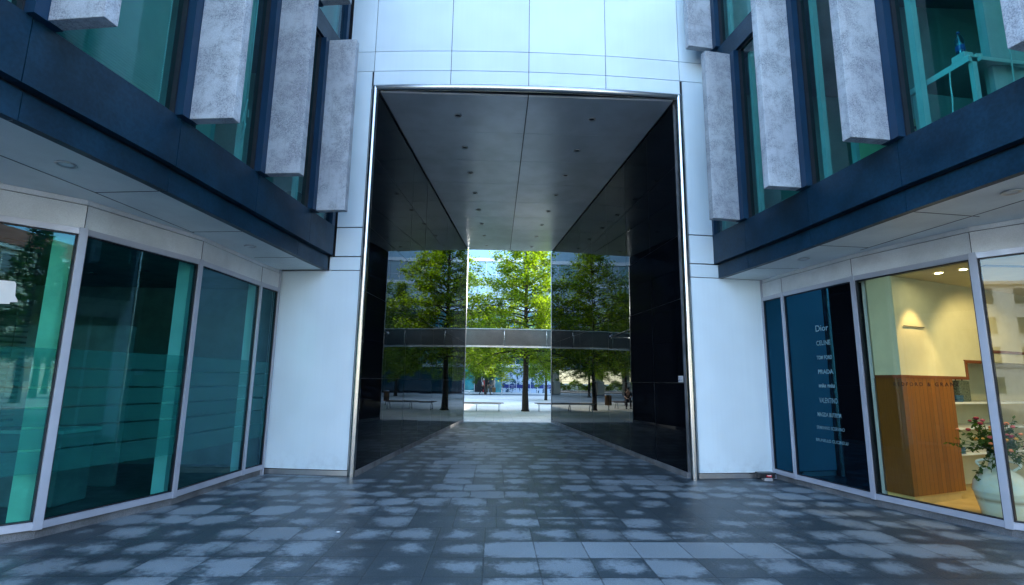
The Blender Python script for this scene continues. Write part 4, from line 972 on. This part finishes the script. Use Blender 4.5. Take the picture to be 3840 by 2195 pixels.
# ------------------------------------------------------------------ people
def skin_mesh(joints, edges, sub=2):
    me = bpy.data.meshes.new('sk'); me.from_pydata([j[:3] for j in joints], edges, []); o = bpy.data.objects.new('sk', me); COL.objects.link(o)
    md = o.modifiers.new('s', 'SKIN'); md.use_smooth_shade = True
    for i, j in enumerate(joints): me.skin_vertices[0].data[i].radius = (j[3], j[4] if len(j) > 4 else j[3])
    me.skin_vertices[0].data[0].use_root = True
    ms = o.modifiers.new('u', 'SUBSURF'); ms.levels = ms.render_levels = sub
    dg = bpy.context.evaluated_depsgraph_get(); r_ = bpy.data.meshes.new_from_object(o.evaluated_get(dg)); bpy.data.objects.remove(o); r_.materials.clear(); return r_
def person(lab, loc, rz, pose, shirt, trous, hair=M_hair, bag=False):
    """pose: joint dict; local frame faces -Y, z up"""
    Pn = thing('person', lab, 'person', (0, 0, 0), None)
    J = pose; names = list(J)
    def idx(n): return names.index(n)
    E = [('hip', 'waist'), ('waist', 'chest'), ('chest', 'neck'), ('neck', 'head'), ('head', 'crown')]
    for s in 'lr': E += [('hip', 'th' + s), ('th' + s, 'kn' + s), ('kn' + s, 'an' + s), ('an' + s, 'to' + s), ('chest', 'sh' + s), ('sh' + s, 'el' + s), ('el' + s, 'wr' + s), ('wr' + s, 'pa' + s)]
    rad = dict(hip=.12, waist=.11, chest=.13, neck=.05, head=.085, crown=.06, th=.085, kn=.055, an=.038, to=.035, sh=.055, el=.038, wr=.026, pa=.028)
    joints = [(*J[n], rad.get(n, rad.get(n[:2], .05))) for n in names]
    edges = [(idx(a), idx(c)) for a, c in E]
    # five fingers per hand
    for s in 'lr':
        pa = Vector(J['pa' + s]); wr = Vector(J['wr' + s]); d = (pa - wr).normalized(); sd_ = Vector((0, 1, 0)) if abs(d.y) < .8 else Vector((1, 0, 0))
        for k, (o_, l_) in enumerate(((-.028, .065), (-.010, .078), (.010, .072), (.028, .055))):
            q = pa + sd_ * o_ + d * .03; joints.append((*q, .009)); edges.append((idx('pa' + s), len(joints) - 1)); q2 = q + d * l_ * .6 + Vector((0, -.01, -.01)); joints.append((*q2, .008)); edges.append((len(joints) - 2, len(joints) - 1))
        q = wr + d * .03 + sd_ * -.045; joints.append((*q, .010)); edges.append((idx('pa' + s), len(joints) - 1))
    body = link('body', skin_mesh(joints, edges, 1), M_skin, Pn)
    hd_ = Vector(J['head']); b = MB(); b.ball(hd_ + Vector((0, -.095, -.005)), .016, (.8, 1.2, 1.4), 8)
    for s in (-1, 1): b.ball(hd_ + Vector((s * .088, .0, 0)), .022, (.4, .8, 1.3), 8)
    b.build('nose_and_ears', M_skin, body)
    b = MB()
    for s in (-1, 1): b.ball(hd_ + Vector((s * .032, -.082, .02)), .009, (1, .6, .7), 6)
    b.ball(hd_ + Vector((0, -.085, -.045)), .02, (1, .4, .25), 6); b.build('eyes_and_mouth', M_darkc, body)
    b = MB(); b.ball(hd_ + Vector((0, .02, .055)), .098, (.92, 1.02, .82), 14); b.build('hair', hair, Pn)
    sj = ['hip', 'waist', 'chest', 'shl', 'ell', 'shr', 'elr']; sr = dict(hip=.135, waist=.125, chest=.145, shl=.07, shr=.07, ell=.05, elr=.05)
    link('shirt', skin_mesh([(*J[n], sr[n]) for n in sj], [(0, 1), (1, 2), (2, 3), (3, 4), (2, 5), (5, 6)], 1), shirt, Pn)
    tj = ['hip', 'thl', 'knl', 'anl', 'thr', 'knr', 'anr']; trr = dict(hip=.14, thl=.10, knl=.072, anl=.055, thr=.10, knr=.072, anr=.055)
    link('trousers', skin_mesh([(*J[n], trr[n]) for n in tj], [(0, 1), (1, 2), (2, 3), (0, 4), (4, 5), (5, 6)], 1), trous, Pn)
    b = MB()
    for s in 'lr':
        a = Vector(J['an' + s]); c_ = Vector(J['to' + s]); b.tube([a + Vector((0, .05, -.03)), a + Vector((0, 0, -.03)), c_], [.045, .05, .04], 8)
    b.build('shoe', M_darkc, Pn)
    if bag: b = MB(); c_ = Vector(J['chest']); b.prism([(-.15, c_.y + .13), (.15, c_.y + .13), (.12, c_.y + .30), (-.12, c_.y + .30)], c_.z - .38, c_.z + .08, .03); b.build('backpack', M_darkc, Pn)
    Pn.location = loc; Pn.rotation_euler = (0, 0, rz); return Pn
walk = dict(hip=(0, 0, .95), waist=(0, 0, 1.12), chest=(0, -.02, 1.34), neck=(0, -.02, 1.50), head=(0, -.04, 1.62), crown=(0, -.03, 1.70),
            thl=(.09, -.03, .88), knl=(.10, -.22, .50), anl=(.10, -.27, .09), tol=(.10, -.42, .05), thr=(-.09, .03, .88), knr=(-.10, .10, .48), anr=(-.10, .38, .13), tor=(-.10, .30, .04),
            shl=(.18, -.02, 1.40), ell=(.24, .12, 1.14), wrl=(.24, .02, .93), pal=(.24, -.03, .86), shr=(-.18, -.02, 1.40), elr=(-.24, -.10, 1.15), wrr=(-.20, -.30, 1.05), par=(-.18, -.37, 1.06))
person('walking man in white shirt and dark trousers with dark backpack', (-1.35, 61.5, .004), R_(90), walk, M_shirt, M_darkc, bag=True)
walk2 = dict(walk); walk2.update(thl=(.09, .03, .88), knl=(.10, .10, .48), anl=(.10, .38, .13), tol=(.10, .30, .04), thr=(-.09, -.03, .88), knr=(-.10, -.22, .50), anr=(-.10, -.27, .09), tor=(-.10, -.42, .05))
person('walking person in dark top and khaki shorts, half hidden by the far tree', (-.72, 62.2, .004), R_(95), walk2, M_darkc, M_khaki, simple('dark_hair', (.03, .02, .015), .7))
sit = dict(hip=(0, 0, .54), waist=(0, -.03, .70), chest=(0, -.10, .93), neck=(0, -.15, 1.08), head=(0, -.20, 1.19), crown=(0, -.19, 1.27),
           thl=(.10, -.06, .52), knl=(.13, -.46, .52), anl=(.13, -.42, .09), tol=(.13, -.58, .05), thr=(-.10, -.06, .52), knr=(-.13, -.46, .52), anr=(-.13, -.50, .09), tor=(-.13, -.66, .05),
           shl=(.18, -.10, .99), ell=(.22, -.25, .76), wrl=(.10, -.42, .66), pal=(.05, -.47, .64), shr=(-.18, -.10, .99), elr=(-.22, -.25, .76), wrr=(-.10, -.42, .68), par=(-.05, -.48, .67))
person('seated person in dark clothes bending forward on the left bench', (-5.75, 31.6, 0), R_(20), sit, M_darkc, M_darkc, simple('black_hair', (.02, .015, .01), .7))

# ------------------------------------------------------------------ courtyard building (curved, glazed)
CB = thing('courtyard_building', 'curved glass office building with white floor bands across the courtyard', 'building', (0, 66, 0))
def cp(x, dy=0): return 66.0 - .006 * x * x + dy
bays = [-32.5 + 2.6 * i for i in range(26)]
def arcbox(b, x0, x1, z0, z1, dy0, dy1, n=None):
    n = n or max(1, int((x1 - x0) / 2.6))
    for i in range(n):
        a = x0 + (x1 - x0) * i / n; c_ = x0 + (x1 - x0) * (i + 1) / n
        b.prism([(a, cp(a, dy0)), (c_, cp(c_, dy0)), (c_, cp(c_, dy1)), (a, cp(a, dy1))], z0, z1)
bandz = [3.25, 6.95, 10.42, 13.84, 16.85, 20.3]
for i, z in enumerate(bandz):
    b = MB()
    if i == 0: arcbox(b, -32.5, 32.5, z, z + .45, -.3, .2)
    else: arcbox(b, -32.5, 32.5, z, z + .45, -.25, .2)
    b.build('floor_band', M_bandw, CB)
rr = random.Random(4)
for f in range(4):
    z0 = bandz[f] + .45 if f < 4 else 0; z1 = bandz[f + 1]
    for i in range(25):
        x0, x1 = bays[i], bays[i + 1]; xm = (x0 + x1) / 2
        solid = -15.9 < xm < -13.0 or 8 < xm < 9
        k = rr.random(); mt = M_bandw if solid else ((F_blind if k < .35 else F_pale if k < .85 else F_teal) if f >= 2 else (F_dark if k < .55 else F_teal if k < .85 else F_blind))
        b = MB(); b.face([(x0, cp(x0), z0), (x1, cp(x1), z0), (x1, cp(x1), z1), (x0, cp(x0), z1)])
        wn_ = b.build('window', mt, CB)
        b = MB()
        for x in (x0, xm): b.prism([(x - .03, cp(x) - .06), (x + .03, cp(x) - .06), (x + .03, cp(x) - .004), (x - .03, cp(x) - .004)], z0, z1)
        b.seg((x0, cp(x0) - .03), (x1, cp(x1) - .03), 0, .025, z0 + .85, z0 + .91, 1)
        b.build('mullion', M_alu, wn_)
b = MB(); arcbox(b, -32.5, 32.5, 17.3, 20.3, .02, .2); b.build('top_glazing', F_pale, CB)
# body behind and above the open ground floor
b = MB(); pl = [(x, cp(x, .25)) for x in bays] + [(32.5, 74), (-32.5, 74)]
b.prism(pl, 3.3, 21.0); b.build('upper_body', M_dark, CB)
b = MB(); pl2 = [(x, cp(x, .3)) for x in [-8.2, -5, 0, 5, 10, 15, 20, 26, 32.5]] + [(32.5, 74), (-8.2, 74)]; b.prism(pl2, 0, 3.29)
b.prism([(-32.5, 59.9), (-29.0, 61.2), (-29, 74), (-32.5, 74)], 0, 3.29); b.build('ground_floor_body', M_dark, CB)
for x in (-11.5, -17.0, -20.5, -25.5):
    b = MB(); b.box(x - .45, x + .45, cp(x, .4), cp(x, 1.3), 0, 3.29, .02); b.build('column', M_creamb, CB)
# unseen side blocks, added and sized to keep sun off the courtyard
for x0, x1, h in ((32.5, 44, 25), (-44, -32.5, 17)): b = MB(); b.box(x0, x1, 21.2, 74, 0, h); b.build('side_sun_block', M_bandw, CB)
b = MB()
for z in (3.9, 7.4, 10.9, 14.4, 17.9):
    for xx in (32.45, -32.45): b.face([(xx, 22, z), (xx, 60, z), (xx, 60, z + 2.3), (xx, 22, z + 2.3)])
b.build('side_glazing', F_teal, CB)
# ground floor shops: teal glazing, dark doorway, poster wall
def gpane(x0, x1, mt, name, z1=3.2, z0=.2, dy=-.02):
    b = MB(); b.face([(x0, cp(x0, dy), z0), (x1, cp(x1, dy), z0), (x1, cp(x1, dy), z1), (x0, cp(x0, dy), z1)]); return b.build(name, mt, CB)
M_tealp = simple('teal_shop_glass', (.02, .30, .33), .08, 0, .8, var=.3, vscale=.8)
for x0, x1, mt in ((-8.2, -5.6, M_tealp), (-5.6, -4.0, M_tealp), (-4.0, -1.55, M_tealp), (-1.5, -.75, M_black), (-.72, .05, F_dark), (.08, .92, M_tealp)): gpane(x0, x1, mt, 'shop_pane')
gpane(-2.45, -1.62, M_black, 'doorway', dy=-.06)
x = 10.0
while x < 31: gpane(x, x + 2.4, F_dark, 'shop_pane'); x += 2.5
px_ = [.96, 1.85, 2.75, 3.65, 4.5, 5.35, 6.2, 7.1, 8.0, 8.9, 9.8]
for i, (a, c_) in enumerate(zip(px_, px_[1:])):
    po = gpane(a + .03, c_ - .03, M_poster, 'poster_panel')
    b = MB(); b.face([(a + .03, cp(a, -.03), .75), (c_ - .03, cp(c_, -.03), .75), (c_ - .03, cp(c_, -.03), 1.2), (a + .03, cp(a, -.03), 1.2)]); b.build('navy_stripe', M_navyp, po)
    if i in (1, 6):
        text_part('lettering', 'LOKAL DO WYNAJĘCIA', (a + .12, cp(a, -.04), 1.0), (c_ - .1, cp(c_, -.04), 1.1), M_paper, po, (0, -1, 0), .01)
        text_part('lettering', '+48 732 352 131', (a + .25, cp(a, -.04), .84), (c_ - .22, cp(c_, -.04), .94), M_paper, po, (0, -1, 0), .01)
b = MB()
for x in px_ + [-8.2, -5.6, -4.0, -2.48, -1.57, -.74, .06]: b.box(x - .025, x + .025, cp(x, -.10), cp(x, -.025), .15, 3.24)
b.box(5.32, 5.42, cp(5.3, -.14), cp(5.3, -.03), .05, 3.24)
arcbox(b, -8.2, 9.8, .0, .19, -.12, .2); b.build('shop_mullion', M_white, CB)
# red mannequin shape in the shop door
mnq = thing('shop_mannequin', 'red dressed mannequin in the dark shop doorway behind the walkers', 'mannequin', (-1.3, 65.6, 0))
b = MB(); b.lathe([(.02, .2), (.12, .22), (.10, .5), (.17, 1.0), (.14, 1.25), (.19, 1.55), (.08, 1.65)], (-1.3, 65.6, 0), 14); b.build('red_dress', M_redpl, mnq); b = MB(); b.ball((-1.3, 65.6, 1.8), .1, (1, 1, 1.25), 10); b.lathe([(.16, 0), (.16, .02), (.02, .03), (.02, .22)], (-1.3, 65.6, .0), 12); b.build('head_and_stand', M_white, mnq)
# beyond the open columns: hedge, fence and house across the sunlit road
hg = np.random.RandomState(9); 
def hedge(x0, x1, y, z, lab):
    n = int((x1 - x0) * 420); c_ = np.stack([hg.uniform(x0, x1, n), hg.uniform(y, y + 1.2, n), hg.beta(2, 1.3, n) * z], 1); c_[:, 2] *= .75 + .25 * np.sin(c_[:, 0] * 1.7)
    d1 = hg.normal(size=(n, 3)); d1 /= np.linalg.norm(d1, axis=1)[:, None]; d2 = np.cross(d1, hg.normal(size=(n, 3))); d2 /= np.linalg.norm(d2, axis=1)[:, None]; s = .12
    q = np.stack([c_ - d1 * s, c_ + d2 * s * .6, c_ + d1 * s, c_ - d2 * s * .6], 1).reshape(-1, 3)
    me = bpy.data.meshes.new('hedge'); me.from_pydata(q.tolist(), [], np.arange(4 * n).reshape(-1, 4).tolist()); tag(link('hedge', me, M_leaf), lab, 'hedge')
hedge(-40, -8, 86, 2.0, 'leafy hedge across the sunlit road beyond the columns')
fc = thing('street_fence', 'thin grey railing along the pavement beyond the open columns', 'fence', (-22, 75.6, 0))
b = MB(); b.box(-40, -6, 75.6, 75.64, 1.0, 1.05); b.box(-40, -6, 75.6, 75.64, .3, .33); b.build('rail', M_steeld, fc)
for k in range(18): b = MB(); b.box(-40 + 2 * k, -39.95 + 2 * k, 75.59, 75.65, .12, 1.06); b.build('post', M_steeld, fc)

# ------------------------------------------------------------------ houses behind the viewer (only mirrored in the glass)
def house(name, lab, x0, x1, y0, y1, h, mt, nx, nz, roof=None, faces='N'):
    Hs = thing(name, lab, 'building', ((x0 + x1) / 2, (y0 + y1) / 2, 0))
    b = MB(); b.box(x0, x1, y0, y1, 0, h); b.build('wall', mt, Hs)
    b = MB(); b.box(x0 - .4, x1 + .4, y0 - .4, y1 + .4, h, h + .35); b.box(x0 - .12, x1 + .12, y0 - .12, y1 + .12, 3.6, 3.85); b.build('cornice', M_whiteb, Hs)
    if roof:
        b = MB(); xm = (x0 + x1) / 2; ym = (y0 + y1) / 2; k = min(x1 - x0, y1 - y0) * .5
        e = [(x0 - .5, y0 - .5), (x1 + .5, y0 - .5), (x1 + .5, y1 + .5), (x0 - .5, y1 + .5)]
        if x1 - x0 > y1 - y0: r1, r2 = (x0 + k, ym), (x1 - k, ym)
        else: r1, r2 = (xm, y0 + k), (xm, y1 - k)
        z = h + .36; zt = h + roof; E_ = [(*p, z) for p in e]; A_, B2 = (*r1, zt), (*r2, zt)
        if x1 - x0 > y1 - y0: b.face([E_[0], E_[1], B2, A_]); b.face([E_[2], E_[3], A_, B2]); b.face([E_[1], E_[2], B2]); b.face([E_[3], E_[0], A_])
        else: b.face([E_[1], E_[2], B2, A_]); b.face([E_[3], E_[0], A_, B2]); b.face([E_[0], E_[1], A_]); b.face([E_[2], E_[3], B2])
        b.face(E_[::-1]); b.build('roof', M_rooft, Hs)
    for face in faces:
        horiz = face == 'N'; L0, L1 = (x0, x1) if horiz else (y0, y1); n = nx if horiz else max(3, int((y1 - y0) / 3))
        for i in range(n):
            c_ = L0 + (L1 - L0) * (i + .5) / n
            for j in range(nz):
                zb = 1.0 + j * (h / nz); zt = zb + h / nz * .55
                fr = MB(); gl = MB()
                if horiz: fr.box(c_ - .75, c_ + .75, y1 - .02, y1 + .10, zb - .12, zt + .12); gl.box(c_ - .6, c_ + .6, y1 + .09, y1 + .12, zb, zt)
                else: fr.box(x1 - .02, x1 + .10, c_ - .75, c_ + .75, zb - .12, zt + .12); gl.box(x1 + .09, x1 + .12, c_ - .6, c_ + .6, zb, zt)
                f__ = fr.build('window', M_whiteb, Hs); gl.build('glass', M_winb, f__)
house('cream_villa', 'cream classical villa with red tiled hipped roof left behind the viewer', -46, -32, -14, 4, 8.5, M_creamb, 5, 2, 4.0, 'NE')
house('apartment_building', 'white five-storey flats across the street behind the viewer', -10, 24, -46, -34, 16, M_whiteb, 12, 5, None, 'N')
house('red_roofed_house', 'cream three-storey house with red roof across the street behind the viewer', -30, -10, -50, -38, 10.5, M_creamb, 7, 3, 4.5, 'NE')
house('villa', 'pale villa with red hipped roof right behind the viewer', 36, 50, -16, 2, 8, M_creamb, 5, 2, 3.5, 'N')

house('stone_townhouse', 'tall cream townhouse at the right corner across the street behind the viewer', 30, 58, -52, -38, 13, M_creamb, 9, 4, 4.0, 'N')
house('brick_block', 'pale long block at the left corner across the street behind the viewer', -66, -48, -60, -20, 12, M_whiteb, 6, 4, None, 'NE')

# white decal on the leftmost shop window
q0, q1 = Vector(SHL[3]), Vector(SHL[4]); dq = (q1 - q0).normalized(); nq = -Vector((dq.y, -dq.x))
def onL(s_, z, o=.004): v = q0 + dq * s_ + nq * o; return (v.x, v.y, z)
b = MB(); b.face([onL(.417, 2.315), onL(.47, 2.31), onL(.472, 2.29), onL(.8, 2.27), onL(.8, 2.515), onL(.465, 2.52), onL(.450, 2.50), onL(.442, 2.375), onL(.420, 2.337)]); dcl = b.build('window_decal', M_white, WLg)
